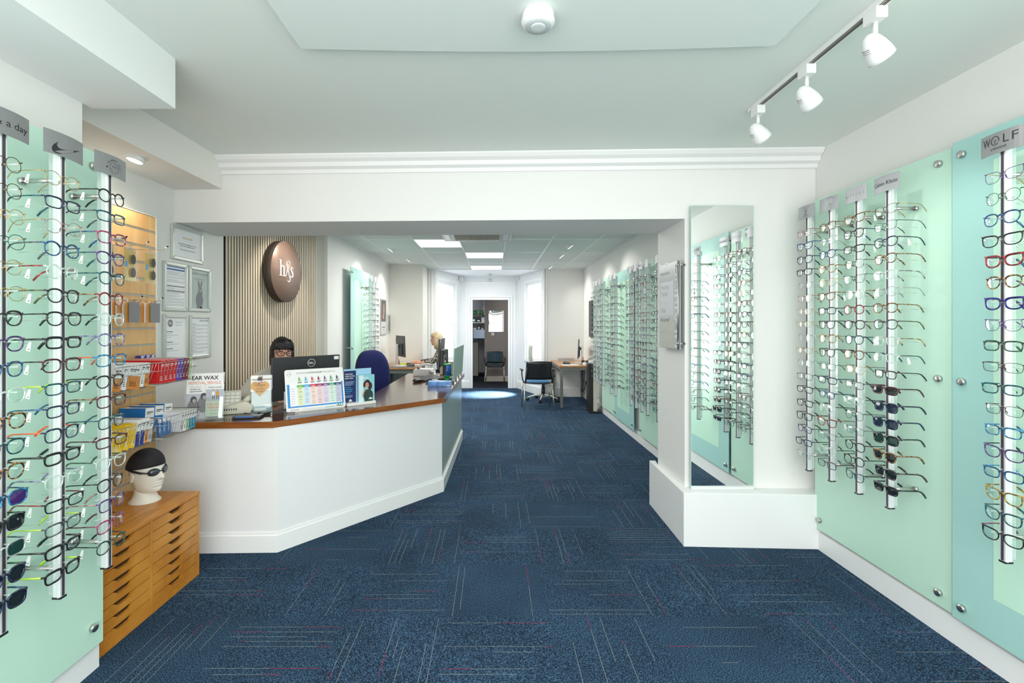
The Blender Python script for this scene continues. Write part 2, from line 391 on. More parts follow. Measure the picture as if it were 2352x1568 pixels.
def bay_side(tagn, p0, p1, s0, s1):
    """p0 near corner, p1 far corner, window between the shares s0..s1 of the length"""
    a, b = Vector((*p0, 0)), Vector((*p1, 0)); L = (b - a).length; an = math.atan2((b - a).y, (b - a).x)
    M = Matrix.Translation(a) @ Matrix.Rotation(an, 4, 'Z'); sg = 1 if tagn == 'a' else -1     # local +y*sg is outside
    def bx(mb, x0, x1, d0, d1, z0, z1, m=0): return mb.box(x0, x1, min(d0 * sg, d1 * sg), max(d0 * sg, d1 * sg), z0, z1, m)
    x0, x1 = L * s0, L * s1; z0, z1 = 0.69, 2.32
    m = MB(M); bx(m, 0, x0, 0, 0.1, 0, 2.56); bx(m, x1, L, 0, 0.1, 0, 2.56); bx(m, x0, x1, 0, 0.1, 0, z0); bx(m, x0, x1, 0, 0.1, z1, 2.56)
    struct(m.build('wall_bay_' + tagn, BAYC))
    m = MB(M); fw = 0.05
    bx(m, x0, x0 + fw, 0.03, 0.08, z0, z1); bx(m, x1 - fw, x1, 0.03, 0.08, z0, z1); bx(m, x0 + fw, x1 - fw, 0.03, 0.08, z0, z0 + fw); bx(m, x0 + fw, x1 - fw, 0.03, 0.08, z1 - fw, z1)
    zm = 1.455; bx(m, x0, x1, 0.025, 0.085, zm - 0.03, zm + 0.03); bx(m, x0 - 0.05, x1 + 0.05, -0.04, 0.02, z0 - 0.04, z0)
    for q in (x0 - 0.05, x1 + 0.02): bx(m, q, q + 0.03, -0.015, 0.0, z0, z1 + 0.03)
    bx(m, x0 - 0.05, x1 + 0.05, -0.015, 0.0, z1 + 0.03, z1 + 0.06)
    wdw = struct(m.build('window_' + ('1' if tagn == 'a' else '2'), GLOSSW))
    m = MB(M); bx(m, x0 + fw, x1 - fw, 0.05, 0.056, zm + 0.03, z1 - fw); p = m.build('window_pane', PANE, wdw)
    m = MB(M); bx(m, x0 + fw, x1 - fw, 0.04, 0.046, z0 + fw, zm - 0.03); m.build('window_pane', PANE2, wdw)
bay_side('a', (-1.19, 9.22), (-0.76, 10.46), 0.10, 0.78)
bay_side('b', (0.99, 9.22), (0.53, 10.46), 0.08, 0.66)
skirt('baseboard_bay', (DX0 - 0.09, DY), (-0.76, DY), 0.018, 0.18, 1); skirt('baseboard_bay_side', (0.53, DY), (0.99, 9.22), 0.018, 0.18, -1)
# hall beyond the doorway: taupe partition, white store behind it
TAUPE = mat('taupe_wall', (0.23, 0.205, 0.19), 0.7, spec=0.2)
struct(MB().box(-0.245, 1.6, 11.70, 11.82, 0, 2.35).build('wall_hall', TAUPE))
skirt('baseboard_hall', (1.6, 11.70), (-0.245, 11.70), 0.02, 0.13, 1, mat('cream_skirting', (0.50, 0.46, 0.40), 0.5))
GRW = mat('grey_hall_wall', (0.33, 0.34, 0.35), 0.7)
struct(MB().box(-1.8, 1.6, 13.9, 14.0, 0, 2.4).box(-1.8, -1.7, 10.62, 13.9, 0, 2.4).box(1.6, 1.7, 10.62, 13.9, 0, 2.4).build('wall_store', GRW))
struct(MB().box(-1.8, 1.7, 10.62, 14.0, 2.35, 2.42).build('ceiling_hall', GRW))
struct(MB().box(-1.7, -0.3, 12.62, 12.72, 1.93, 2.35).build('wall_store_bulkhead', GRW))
# back of the shop behind the camera: fascia wall round the shop window
struct(MB().box(-1.9, 2.3, -1.45, -1.3, 0, 0.35).box(-1.9, 2.3, -1.45, -1.3, 2.5, 2.66).box(-1.9, -1.75, -1.45, -1.3, 0, 2.6).box(1.95, 2.3, -1.45, -1.3, 0, 2.6).build('wall_front', WHITE))
# spot lamp added inside the bay to imitate sun streaked on the carpet
spot('added_sun_streak_spot', (0.70, 9.62, 1.15), (-0.05, 9.52, 0.0), 2400, (1.0, 0.99, 0.96), 46, 1.0, 0.02)
# ================================================================ frosted glass panels on the walls
def panel(name, side, X, ya, yb, z0, z1, label, teal=False, inner=None, bolts=(), wall=0.07, th=0.008):
    """side +1: on the right wall facing -x; ya nearer the camera than yb"""
    t = thing(name, label, 'glass panel', (X, ya, z0), 0)
    s = side; L = yb - ya; hh = z1 - z0
    MB().box(min(0, s * th), max(0, s * th), 0, L, 0, hh).build('glass_sheet', TEAL if teal else MINT, t, bevel=0.0015)
    if inner:
        a, b, c, d = inner
        MB().box(min(-s * 0.0012, s * th * .5), max(-s * 0.0012, s * th * .5), a - ya, b - ya, c - z0, d - z0).build('inner_window', MINT2, t, label='lighter mint rectangle within the teal border')
    for by, bz in bolts:
        m = MB(Matrix.Translation((0, by - ya, bz - z0))); m.lathe([(0.006, 0), (0.0155, 0.001), (0.0165, 0.004), (0.0165, 0.014), (0.009, 0.015), (0.009, 0.015 + wall), (0.014, 0.016 + wall)], 16, axis='x')
        for i, q in enumerate(m.v): m.v[i] = ((q[0] - 0.015) * s, q[1], q[2])
        m.build('standoff_bolt', STEEL, t)
    return t
panel('glass_panel', 1, 2.075, 2.092, 2.985, 0.137, 2.25, 'pale mint frosted glass panel behind the four rails on the right-hand wall', bolts=((2.15, 2.196), (2.15, 1.196), (2.15, 0.20), (2.94, 0.20)))
panel('glass_panel', 1, 2.062, 1.17, 2.078, 0.137, 2.262, 'teal-bordered frosted glass panel behind the rail at the edge of the photo', True, (1.32, 1.905, 0.315, 2.13), ((2.03, 2.196), (2.03, 1.196), (2.03, 0.20)))
panel('glass_panel', 1, 2.075, 0.25, 1.155, 0.137, 2.25, 'pale mint frosted glass panel on the right-hand wall level with the camera')
panel('glass_panel', -1, -1.655, 1.04, 1.954, 0.111, 2.162, 'pale mint frosted glass panel behind the three rails on the left-hand wall', bolts=((1.90, 2.10), (1.90, 0.20)))
panel('glass_panel', 1, 1.735, 3.66, 5.52, 0.13, 2.165, 'mint glass panel in the rear room partly hidden by the pier', bolts=((5.46, 2.10), (5.46, 0.20)), wall=0.03)
panel('glass_panel', 1, 1.725, 5.71, 6.60, 0.13, 2.165, 'teal-bordered glass panel on the rear room wall', True, (5.88, 6.47, 0.30, 2.02), ((5.76, 0.20), (5.76, 2.1), (6.55, 0.20)), wall=0.03)
panel('glass_panel', 1, 1.735, 6.605, 7.42, 0.13, 2.165, 'farthest mint glass panel on the rear room wall next to the desk', bolts=((6.66, 0.20), (6.66, 2.1)), wall=0.03)
panel('glass_panel', -1, -1.85, 5.96, 6.90, 0.15, 2.195, 'teal-bordered glass panel standing off the wall behind the blue chair', True, (6.10, 6.78, 0.32, 2.04), ((6.0, 2.13), (6.0, 1.14)), wall=0.07)

# ================================================================ spectacles
COLS = dict(black='#141618', navy='#1b2b52', tortoise='#5a3214', brown='#4b3226', blue='#2b5f96', sky='#2f8fc4', teal='#18606a', green='#2f5c42', red='#a3232e', burgundy='#5d1a2b',
            pink='#b8457a', purple='#65478c', indigo='#2a218c', lilac='#8d88b8', grey='#5b6268', silver='#a9adb0', gold='#c9a86a', rosegold='#c6948a', yellow='#b8962f', clear='#dfeae6',
            olive='#59632f', lime='#b6e03a', orange='#ee5a22', white='#e8e8e6')
def FM(c, metal=False):
    k = 'frame_' + c + ('_metal' if metal else '')
    if k in MATS: return MATS[k]
    if c == 'clear': return clear(k, (0.93, 0.97, 0.96), 0.12, 0.7, 0.02, 0.22, (0.85, 0.93, 0.9))
    m = mat(k, COLS[c], 0.28 if metal else 0.22, 0.85 if metal else 0.0, coat=0.0 if metal else 0.4)
    if not metal and c not in ('black', 'white', 'lime', 'orange'):
        hi = hx(COLS[c]); lo, up, sc_ = ((0.012, 0.008, 0.006), (0.42, 0.19, 0.04), 110) if c == 'tortoise' else (tuple(v * 0.22 for v in hi), hi, 65)
        nt = m.node_tree; tc = nt.nodes.new('ShaderNodeTexCoord'); n = nt.nodes.new('ShaderNodeTexNoise'); n.inputs['Scale'].default_value = sc_
        nt.links.new(tc.outputs['Object'], n.inputs['Vector']); cr = nt.nodes.new('ShaderNodeValToRGB'); e = cr.color_ramp.elements
        e[0].position = 0.44; e[0].color = (*lo, 1); e[1].position = 0.58; e[1].color = (*up, 1)
        nt.links.new(n.outputs['Fac'], cr.inputs[0]); nt.links.new(cr.outputs[0], nt.nodes['Principled BSDF'].inputs['Base Color'])
    return m
SUNL = {'dark': mat('dark_sun_lens', (0.012, 0.018, 0.020), 0.05, spec=0.9), 'green': mat('green_sun_lens', (0.01, 0.045, 0.035), 0.05, spec=0.9),
        'blue': mat('blue_sun_lens', (0.008, 0.02, 0.045), 0.05, spec=0.9), 'violet': mat('violet_sun_lens', (0.05, 0.02, 0.13), 0.05, spec=0.9)}
SHAPES = {  # width, height, exponent, cat lift, lower taper, gap
    'r': ('rectangular', 0.052, 0.034, 3.4, 0.0, 0.06, 0.017), 's': ('square', 0.051, 0.040, 3.0, 0.0, 0.06, 0.018), 'o': ('round', 0.047, 0.043, 2.1, 0.0, 0.0, 0.021),
    'c': ('cat-eye', 0.053, 0.039, 2.6, 0.0065, 0.13, 0.016), 'v': ('oval', 0.051, 0.034, 2.3, 0.0, 0.03, 0.018), 'p': ('panto', 0.049, 0.042, 2.4, 0.0, 0.12, 0.019)}
def outline(sh, side, n=22):
    _, w_, h_, ex, cat, tp, gap = SHAPES[sh]; out = []
    for i in range(n):
        t = 2 * math.pi * i / n; c, s_ = math.cos(t), math.sin(t)
        x = w_ / 2 * math.copysign(abs(c) ** (2 / ex), c); z = h_ / 2 * math.copysign(abs(s_) ** (2 / ex), s_)
        x *= 1 + tp * z / (h_ / 2); q = x * side
        if cat and z > 0: z += cat * max(0, x / (w_ / 2)) ** 2
        X = side * (gap / 2 + w_ / 2) + x * side
        out.append((X, 1.3 * X * X, z - 0.004))
    return out
FRONT = {}; LENSM = {}; TEMP = {}
def front_mb(mb, sh, thick, m=0):
    r = (0.0010, 0.0023, 0.0032)[thick]
    for sd in (-1, 1):
        o = outline(sh, sd); rs = [r * (1.0 + (0.35 if thick else 0) * (1 if p[2] > 0.004 else 0)) for p in o]
        mb.tube(o, rs, 5, True, m, 0.75)
    g = SHAPES[sh][6] / 2; zt = SHAPES[sh][2] * 0.22
    mb.tube([(-g - 0.002, 0.0005, zt - 0.004), (0, -0.0005, zt + 0.001), (g + 0.002, 0.0005, zt - 0.004)], r * 1.25, 5, m=m)
    W = SHAPES[sh][6] / 2 + SHAPES[sh][1]; zh = SHAPES[sh][2] * 0.27 + SHAPES[sh][4]
    for sd in (-1, 1):
        mb.tube([(sd * (W - 0.001), 1.3 * W * W, zh - 0.002), (sd * (W + 0.004), 1.3 * W * W + 0.001, zh), (sd * (W + 0.005), 1.3 * W * W + 0.007, zh)], max(r * 1.15, 0.0018), 5, m=m)
        if thick == 0: mb.tube([(sd * (g + 0.001), 0.001, -0.004), (sd * (g - 0.002), 0.008, -0.008), (sd * (g - 0.002), 0.009, -0.014)], 0.0014, 4, m=m)
def temple_mb(mb, sh, thick, sd, m=0, droop=0.0):
    W = SHAPES[sh][6] / 2 + SHAPES[sh][1] + 0.005; zh = SHAPES[sh][2] * 0.27 + SHAPES[sh][4]; y0 = 1.3 * W * W + 0.006
    r = (0.0014, 0.0025, 0.0034)[thick]
    pts = [(sd * W, y0, zh), (sd * (W + 0.001), y0 + 0.045, zh - 0.001), (sd * (W - 0.002), y0 + 0.085, zh - 0.003), (sd * (W - 0.004), y0 + 0.100, zh - 0.008), (sd * (W - 0.008), y0 + 0.116, zh - 0.022), (sd * (W - 0.010), y0 + 0.127, zh - 0.037)]
    mb.tube(pts, [r, r * .9, r * .9, r * 1.15, r * 1.4, r * 1.3], 5, m=m, flat=0.5, up=(0, 0.2, 1))
def lens_mb(mb, sh, sd, m=0):
    o = outline(sh, sd); c = [sum(p[i] for p in o) / len(o) for i in range(3)]; c[1] -= 0.0030
    mb.add([tuple(c)] + [(p[0], p[1] + 0.0004, p[2]) for p in o], [((0, 1 + i, 1 + (i + 1) % len(o)) if sd < 0 else (0, 1 + (i + 1) % len(o), 1 + i)) for i in range(len(o))], m, True)
MESH = {}
def shared(key, fn, name):
    if key not in MESH:
        mb = MB(); fn(mb); o = mb.build(name, [BLACK] * (max(mb.mi) + 1)); MESH[key] = o.data; bpy.data.objects.remove(o)
    return MESH[key]
def part(name, me, mats, parent, loc=None):
    o = bpy.data.objects.new(name, me); COL.objects.link(o); o.parent = parent
    for i, m in enumerate(mats):
        o.material_slots[i].link = 'OBJECT'; o.material_slots[i].material = m
    if loc: o.location = loc
    return o
TAGM = mat('price_tag_paper', (0.9, 0.9, 0.9), 0.6)
def tag_mb(mb):
    mb.add([(0.060, 0.050, 0.0), (0.060, 0.058, 0.0), (0.064, 0.064, -0.026), (0.064, 0.050, -0.030)], [(0, 1, 2, 3)], 0)
    for sg in (-.0008, .0004):
      for k in range(4): mb.add([(0.0600 + sg + .001 * k, 0.052, -0.007 - k * .005), (0.0600 + sg + .001 * k, 0.058, -0.007 - k * .005), (0.0603 + sg + .001 * k, 0.059, -0.009 - k * .005), (0.0603 + sg + .001 * k, 0.052, -0.009 - k * .005)], [(0, 1, 2, 3)], 1)
ORD = 'first second third fourth fifth sixth seventh eighth ninth tenth eleventh twelfth thirteenth fourteenth fifteenth sixteenth seventeenth eighteenth'.split()
LAB = {'rosegold': 'rose gold', 'sky': 'sky blue', 'tortoise': 'tortoiseshell'}
def specs_thing(spec, i, loc, rz, railname, group, parts=True, tagged=False, printed=None):
    sh, thick, c = spec[0], int(spec[1]), spec[2:].split('/')
    sun = c[2] if len(c) > 2 else None; tcol = c[1] if len(c) > 1 and c[1] else c[0]; col = c[0]
    kind = 'sunglasses' if sun else 'eyeglasses'
    lab = f"{LAB.get(col, col)} {SHAPES[sh][0]} {kind}, {ORD[i]} from the top on the {railname}"
    fm = FM(col, thick == 0 and col not in ('clear',)); tm = FM(tcol, thick == 0 and tcol != 'clear'); lm = SUNL[sun] if sun else LENS
    if not parts:
        def fn(mb):
            front_mb(mb, sh, thick, 0); lens_mb(mb, sh, -1, 1); lens_mb(mb, sh, 1, 1); temple_mb(mb, sh, thick, -1, 2); temple_mb(mb, sh, thick, 1, 2)
        o = part(kind, shared(('all', sh, thick), fn, 'whole_frame'), (fm, lm, tm), None); o.location = loc; o.rotation_euler = (0, 0, R(rz))
        return tag(o, lab, 'glasses', group)
    t = thing(kind, lab, 'glasses', loc, rz, group); t.scale = (1.05, 1.05, 1.05)
    part('front_frame', shared(('f', sh, thick), lambda mb: front_mb(mb, sh, thick), 'front_frame'), (fm,), t)
    for sd in (-1, 1):
        part('lens', shared(('l', sh, sd), lambda mb: lens_mb(mb, sh, sd), 'lens'), (lm,), t)
        part('temple', shared(('t', sh, thick, sd), lambda mb: temple_mb(mb, sh, thick, sd), 'temple'), (tm,), t)
    if tagged:
        o = part('price_tag', shared(('tag',), tag_mb, 'price_tag'), (TAGM, INK), t)
        if tagged < 0: o.scale = (-1, 1, 1)
    if printed and not sun:
        def fn(mb):
            if printed == 'swoosh': mb.prism([(a * 0.012 + 0.030, b * 0.012 - 0.014) for a, b in SWOOSH], 0.0008, 0.0010)
            else: mb.text(printed, 0.0045, 0.034, 0.0008, -0.016, w=0.014)
        part('lens_print', shared(('pr', printed), fn, 'lens_print'), (GREYINK,), t)
    return t
def _sw():
    raw = [(785, 620), (538, 508)]
    low = [(690, 630), (600, 634), (540, 635), (508, 622), (487, 600), (480, 575), (484, 552), (500, 530)]
    up = [(524, 532), (526, 553), (538, 573), (560, 588), (600, 598), (690, 608)]
    def f(x, y): return ((x - 480) / 305, -(y - (410 + 0.435 * (x - 425)) - 60) / 130)
    return [f(*raw[0])] + [f(*p) for p in reversed(up)] + [f(*raw[1])] + [f(*p) for p in reversed(low)]
SWOOSH = _sw()
# ================================================================ display rails with their signs, pegs and frames
SIGNM = mat('brushed_sign_plate', (0.27, 0.28, 0.285), 0.38, 0.35)
SIGNL = mat('light_brushed_sign_plate', (0.42, 0.43, 0.45), 0.36, 0.35)
CLR2 = clear('clear_rail_insert', (0.93, 0.97, 0.96), 0.1, 0.6, 0.02, 0.35, (0.8, 0.9, 0.88))
SW, SH = 0.147, 0.080
def bulge(x, y, z): return (x, y - 0.012 * (1 - (x / (SW / 2)) ** 2) * 1.0 + 0.0, z)
def sign_plate(m=0):
    mb = MB(); N = 12; v = []
    for k in range(N + 1):
        x = -SW / 2 + SW * k / N; y = bulge(x, 0, 0)[1]
        v += [(x, y, -SH / 2), (x, y, SH / 2), (x, y + 0.0018, SH / 2), (x, y + 0.0018, -SH / 2)]
    fs = [(0, 1, 2, 3), (4 * N + 3, 4 * N + 2, 4 * N + 1, 4 * N)]
    for k in range(N):
        a = 4 * k; b = a + 4
        fs += [(a, b, b + 1, a + 1), (a + 1, b + 1, b + 2, a + 2), (a + 2, b + 2, b + 3, a + 3), (a + 3, b + 3, b, a)]
    return mb.add(v, fs, m)
def sign_art(kind):
    mb = MB(); wp = lambda x, y, z: bulge(x, y - 0.0007, z)
    def stroke(pts, r=0.0008, closed=False): mb.tube([wp(x, 0.0004, z) for x, z in pts], r, 4, closed, smooth=False, flat=0.5)
    def disc(cx, cz, r, n=16):
        p = [(cx + r * math.cos(2 * math.pi * i / n), 0, cz + r * math.sin(2 * math.pi * i / n)) for i in range(n)]; mb.add([wp(*q) for q in p], [tuple(range(n))])
    if kind == 'swoosh':
        pts = []; M_ = SWOOSH
        for i, (a, b) in enumerate(M_):
            a2, b2 = M_[(i + 1) % len(M_)]
            pts += [(a + (a2 - a) * k / 4, b + (b2 - b) * k / 4) for k in range(4)]
        mb.add([wp(-0.052 + a * 0.108, 0, 0.004 + b * 0.043) for a, b in pts], [tuple(range(len(pts)))])
    elif kind == 'day':
        mb.text('r & a day', 0.030, 0.064, 0, -0.012, align='r', w=0.125, warp=wp); disc(0.066, 0.012, 0.0016, 8)
    elif kind == 'planet':
        for i, ch in enumerate('PLANET POP'):
            a = R(150 - i * 15.5); cx, cz = 0.002, -0.008
            vs, fs = glyphs(ch) if ch != ' ' else ([], [])
            if vs:
                mx = (min(p[0] for p in vs) + max(p[0] for p in vs)) / 2; b = a - math.pi / 2
                mb.add([wp(cx + 0.0265 * math.cos(a) + ((p[0] - mx) * math.cos(b) - p[1] * math.sin(b)) * 0.0115, 0, cz + 0.0265 * math.sin(a) + ((p[0] - mx) * math.sin(b) + p[1] * math.cos(b)) * 0.0115) for p in vs], fs)
        for i, ch in enumerate("'S"):
            vs, fs = glyphs(ch); mb.add([wp(0.030 + i * 0.002 + p[0] * 0.008, 0, -0.014 - i * 0.005 + p[1] * 0.006) for p in vs], fs)
        disc(-0.030, -0.010, 0.0035, 10)
        stroke([(0.002 + 0.021 * math.cos(R(10 * k)), -0.008 + 0.021 * math.sin(R(10 * k))) for k in range(36)], 0.0005, True)
        for q in ([(-0.014, 0.003), (-0.008, 0.001), (-0.006, -0.006), (-0.012, -0.011), (-0.009, -0.018), (-0.004, -0.022)], [(0.002, 0.012), (0.006, 0.004), (0.013, 0.003), (0.015, -0.004), (0.021, -0.006)], [(0.008, -0.026), (0.010, -0.018), (0.016, -0.015)]): stroke(q, 0.0004)
        disc(-0.001, -0.003, 0.0018, 8); disc(0.007, -0.004, 0.0018, 8); stroke([(-0.004, -0.001), (0.003, -0.004), (0.010, -0.002)], 0.0006); stroke([(0.0, -0.012), (0.003, -0.013), (0.006, -0.011)], 0.0004)
    elif kind == 'wolf':
        for ch, x, w_ in (('W', -0.045, 0.030), ('L', 0.025, 0.018), ('F', 0.052, 0.018)): mb.text(ch, 0.046, x, 0, -0.006, w=w_, warp=wp)
        stroke([(-0.012 + 0.014 * math.cos(R(a)), 0.010 + 0.016 * math.sin(R(a))) for a in range(-20, 320, 12)], 0.0017)
        stroke([(-0.020, 0.014), (-0.014, 0.012), (-0.010, 0.014), (-0.007, 0.008), (-0.011, 0.003), (-0.016, 0.001)], 0.0008); stroke([(-0.018, 0.008), (-0.013, 0.008), (-0.013, -0.001)], 0.0007)
        mb.text('EYEWEAR', 0.013, 0.0, 0, -0.025, w=0.056, warp=wp)
    elif kind == 'ck': mb.text('Calvin Klein', 0.028, 0, 0, -0.008, w=0.13, warp=wp)
    elif kind == 'nifties':
        for i, ch in enumerate('NIFTIES'): mb.text(ch, 0.022, -0.058 + i * 0.0195, 0, -0.010, warp=wp, sx=0.8)
    elif kind in ('rays', 'rays2'):
        cx, cz, r0 = (0.030, 0.012, 0.013) if kind == 'rays2' else (0.012, -0.006, 0.004)
        for k in range(36):
            a = R(10 * k); l = 0.10
            for t in range(40):
                l2 = r0 + 0.003 + t * 0.0022
                if abs(cx + l2 * math.cos(a)) > SW / 2 - 0.003 or abs(cz + l2 * math.sin(a)) > SH / 2 - 0.003: break
                l = l2
            if l > r0 + 0.006 and l < 0.1: stroke([(cx + (r0 + 0.002) * math.cos(a), cz + (r0 + 0.002) * math.sin(a)), (cx + l * math.cos(a), cz + l * math.sin(a))], 0.0006)
    elif kind == 'mark': stroke([(-0.02, 0.01), (-0.026, 0), (-0.02, -0.01), (-0.008, -0.012)], 0.003)
    elif kind == 'word': mb.text('OWP', 0.034, 0, 0, -0.012, w=0.085, warp=wp)
    return mb
SIGNME = {}
def rail(X, Y, side, z0, zs, rows, zrow, dz, art, label, light=False, wall=0.15, far=False, group=None):
    """side +1 stands in front of the right-hand wall"""
    rz = -90 if side > 0 else 90
    t = thing('display_rail', label, 'display rail', (X, Y, z0), rz, group)
    hgt = zs - z0; m = MB()
    m.box(-0.011, 0.011, 0.0, 0.026, 0, hgt).box(-0.013, -0.010, 0.004, 0.010, 0, hgt).box(0.010, 0.013, 0.004, 0.010, 0, hgt)
    m.build('pole', ALU, t, bevel=0 if far else 0.002)
    MB().box(-0.0045, 0.0045, -0.0015, 0.002, 0.004, hgt).build('dark_groove', mat('rail_groove', (0.05, 0.05, 0.06), 0.4), t)
    MB().box(-0.0085, 0.0085, 0.026, 0.042, 0.01, hgt).build('clear_insert', CLR2, t)
    MB().box(-0.012, 0.012, -0.002, 0.028, -0.005, 0.002).build('end_cap', BLACK, t)
    for z in (zrow + 0.012 - z0, zrow - dz * 17 - 0.018 - z0):
        MB().cyl((0, 0.02, z), (0, wall - 0.002, z), 0.0085, 12).cyl((0, wall - 0.012, z), (0, wall - 0.002, z), 0.013, 12).build('wall_arm', STEEL, t)
    if not far:
        def fn(mb):
            mb.tube([(0, 0.0, 0.003), (0.0, -0.030, 0.003), (0, -0.044, 0.003)], 0.003, 5)
            for sd in (-1, 1): mb.tube([(0, 0.002, 0.0015), (sd * 0.030, 0.05, -0.006), (sd * 0.040, 0.115, -0.010)], 0.0009, 4, m=1)
        for i in range(rows): part('frame_holder', shared(('holder',), fn, 'frame_holder'), (CLR2, CHROME), t, (0, 0, zrow - dz * i - z0))
    key = ('plate', light)
    s = sign_plate().build('header_sign', SIGNL if light else SIGNM, t); s.location = (0, -0.004, hgt)
    a = sign_art(art)
    if a.v: o = a.build('sign_lettering', INK if art in ('swoosh', 'day', 'planet', 'wolf', 'ck') else GREYINK, s)
    return t
G = 'spectacle frames on the wall rails'
def fill(X, Y, side, zrow, dz, specs, railname, parts=True, group=G, tagp=0.0, printed=None, off=0.030):
    rz = -90 if side > 0 else 90
    for i, sp in enumerate(specs):
        if not sp: continue
        j = random.uniform
        specs_thing(sp, i, (X - side * (0.045 + j(-.002, .002)), Y - off + j(-.004, .004), zrow - dz * i + j(-.002, .002)), rz + j(-5, 5), railname, group, parts,
                    (-1 if side < 0 else 1) * (random.random() < tagp), printed)
RZ, RD = 2.005, 0.0792
R1 = 'o0red/ c1blue p1navy r1black v0silver p0rosegold/red v0gold v0gold o0silver v0gold o0silver r0black r1black r1black s1black r1purple/black r1navy r0silver'
R2 = 's1tortoise o0silver p1blue/grey p1gold/tortoise o0gold c1tortoise r1navy c1black o1gold/ c1black r0grey r1navy/blue r1blue/ p1clear/green c1red/tortoise r0grey o1clear/green r1grey'
R3 = 'c1tortoise p1brown/blue r1black p0brown c0black/teal o1clear/tortoise o1red/grey p1brown/tortoise p1teal/ p1tortoise/teal c0gold/tortoise r1silver/black r1clear/black o0black r0grey/ p1black o1black c1teal/black'
R4 = 's0brown/gold s0green/black p1navy p1tortoise s1clear/silver o0silver p1tortoise p1grey/olive s1clear/gold s1clear/teal r1black r2burgundy//dark s2navy//blue s2navy//blue s2black//green p2tortoise//dark s2black/brown/dark r2black//dark'
R5 = 'c0purple/gold o0green/silver p1blue/ c1black/white c2red/blue p1tortoise/purple c2indigo/ c0purple/ r1green/ r0brown/ r1teal/ r0brown/grey r1sky/ c1purple/black r1blue/sky c1yellow/ c1teal/ c1black/pink'
def S(t): return [q.rstrip('/') if not q.count('/') > 1 else q for q in t.split()]
for (Y, spl, art, nm, lab, lt, ga) in (
    (2.849, R1, 'rays', 'white-wall rail by the mirror', 'slim aluminium display rail against white wall beside the mirror, sun-ray sign on top', True, 'sunray'),
    (2.657, R2, 'rays2', 'rail with sun-disc sign', 'aluminium display rail on mint glass topped by a sign with a sun disc', True, ''),
    (2.459, R3, 'nifties', 'rail with spaced-letter sign', 'aluminium display rail topped by a sign with widely spaced thin letters', True, ''),
    (2.266, R4, 'ck', 'rail with the two-word sign', 'aluminium display rail with two-word sign, sunglasses filling its lower rows', True, ''),
    (1.752, R5, 'wolf', 'rail before the teal panel', 'aluminium display rail before the teal-bordered panel at the edge of the photo', False, '')):
    rail(1.93, Y, 1, 0.55, 2.14, 18, RZ, RD, art, lab, lt, wall=0.145 if Y > 2 else 0.132)
    fill(1.93, Y, 1, RZ, RD, S(spl), nm, tagp=0.18, printed='WOLF' if art == 'wolf' else None, off=0.038)
LZ, LD = 1.937, 0.0777
L1 = 'o1black/ r1teal/grey s1pink/blue p1purple/teal p1teal/ o1red/tortoise o1clear/black p1lilac/ s1sky/orange p1black/ s1burgundy/tortoise s1teal/ r1burgundy/ p1clear/green p1black/ s1purple/rosegold s1pink/burgundy o1green/black'
L2 = 'o0gold/ r1navy/teal o0rosegold/gold o1blue/grey o1clear/red p1black/olive p1black/ r2black/ s1burgundy/black r1teal/lime r1navy/blue s1navy/orange r2black/ s1clear/lilac r1black/red r1grey/lime r2black/ r2black/lime'
L3 = 'o0tortoise/gold o0tortoise o0gold o0green/gold o0gold o0gold p1black/ p1purple/clear p1blue/black p1clear/ p1tortoise/ p1teal/ p1tortoise/ s1sky/blue/violet s2black/green/dark s1clear/teal/green p2navy/green/dark s2navy/blue/dark'
for (Y, spl, art, nm, lab, pr) in (
    (1.807, L1, 'planet', 'rail under the globe sign', 'aluminium display rail topped by a sign with a round globe emblem', None),
    (1.611, L2, 'swoosh', 'rail under the tick sign', 'aluminium display rail topped by a sign with a black tick emblem', 'swoosh'),
    (1.416, L3, 'day', 'rail cut by the photo edge', 'aluminium display rail cut by the photo edge, dark sunglasses at its foot', None)):
    rail(-1.505, Y, -1, 0.50, 2.067, 18, LZ, LD, art, lab, False, wall=0.149)
    fill(-1.505, Y, -1, LZ, LD, S(spl), nm, tagp=0.75, printed=pr, off=0.042)
# rear room
POOL = 's1black r1black r1navy p1tortoise o0silver o0gold c1burgundy p1teal r0grey s1blue c1black v0silver p1brown/olive r1teal/ c1tortoise/yellow o1clear/red p1clear/blue s1grey r2black o0black r0black c1green s1red/tortoise p1purple'.split()
nth = ['first', 'second', 'third', 'fourth', 'fifth', 'sixth', 'seventh']
FZ, FD = 1.945, 0.0775
for k, Y in enumerate((4.51, 4.82, 5.01, 5.21, 5.41, 6.095, 6.31)):
    rail(1.59, Y, 1, 0.50, 2.08, 18, FZ, FD, ('mark', 'mark', 'word', 'mark', 'mark', 'mark', 'mark')[k], f'{nth[k]} display rail beyond the pier on the rear room wall', True, wall=0.143 if k < 5 else 0.133, far=True, group='rear room rails')
    fill(1.59, Y, 1, FZ, FD, [random.choice(POOL) for _ in range(18)], f'{nth[k]} rail beyond the pier', parts=False, group='frames on the rear room rails', off=0.05)
for k, Y in enumerate((6.41, 6.615)):
    rail(-1.70, Y, -1, 0.50, 2.08, 18, FZ, 0.0757, 'mark', f'{("nearer", "farther")[k]} display rail by the glass panel behind the blue chair', True, wall=0.147, far=True, group='rails behind the blue chair')
    fill(-1.70, Y, -1, FZ, 0.0757, [random.choice(POOL) if i < 16 else '' for i in range(18)], f'{("nearer", "farther")[k]} rail behind the blue chair', parts=False, group='frames behind the blue chair', off=0.04)
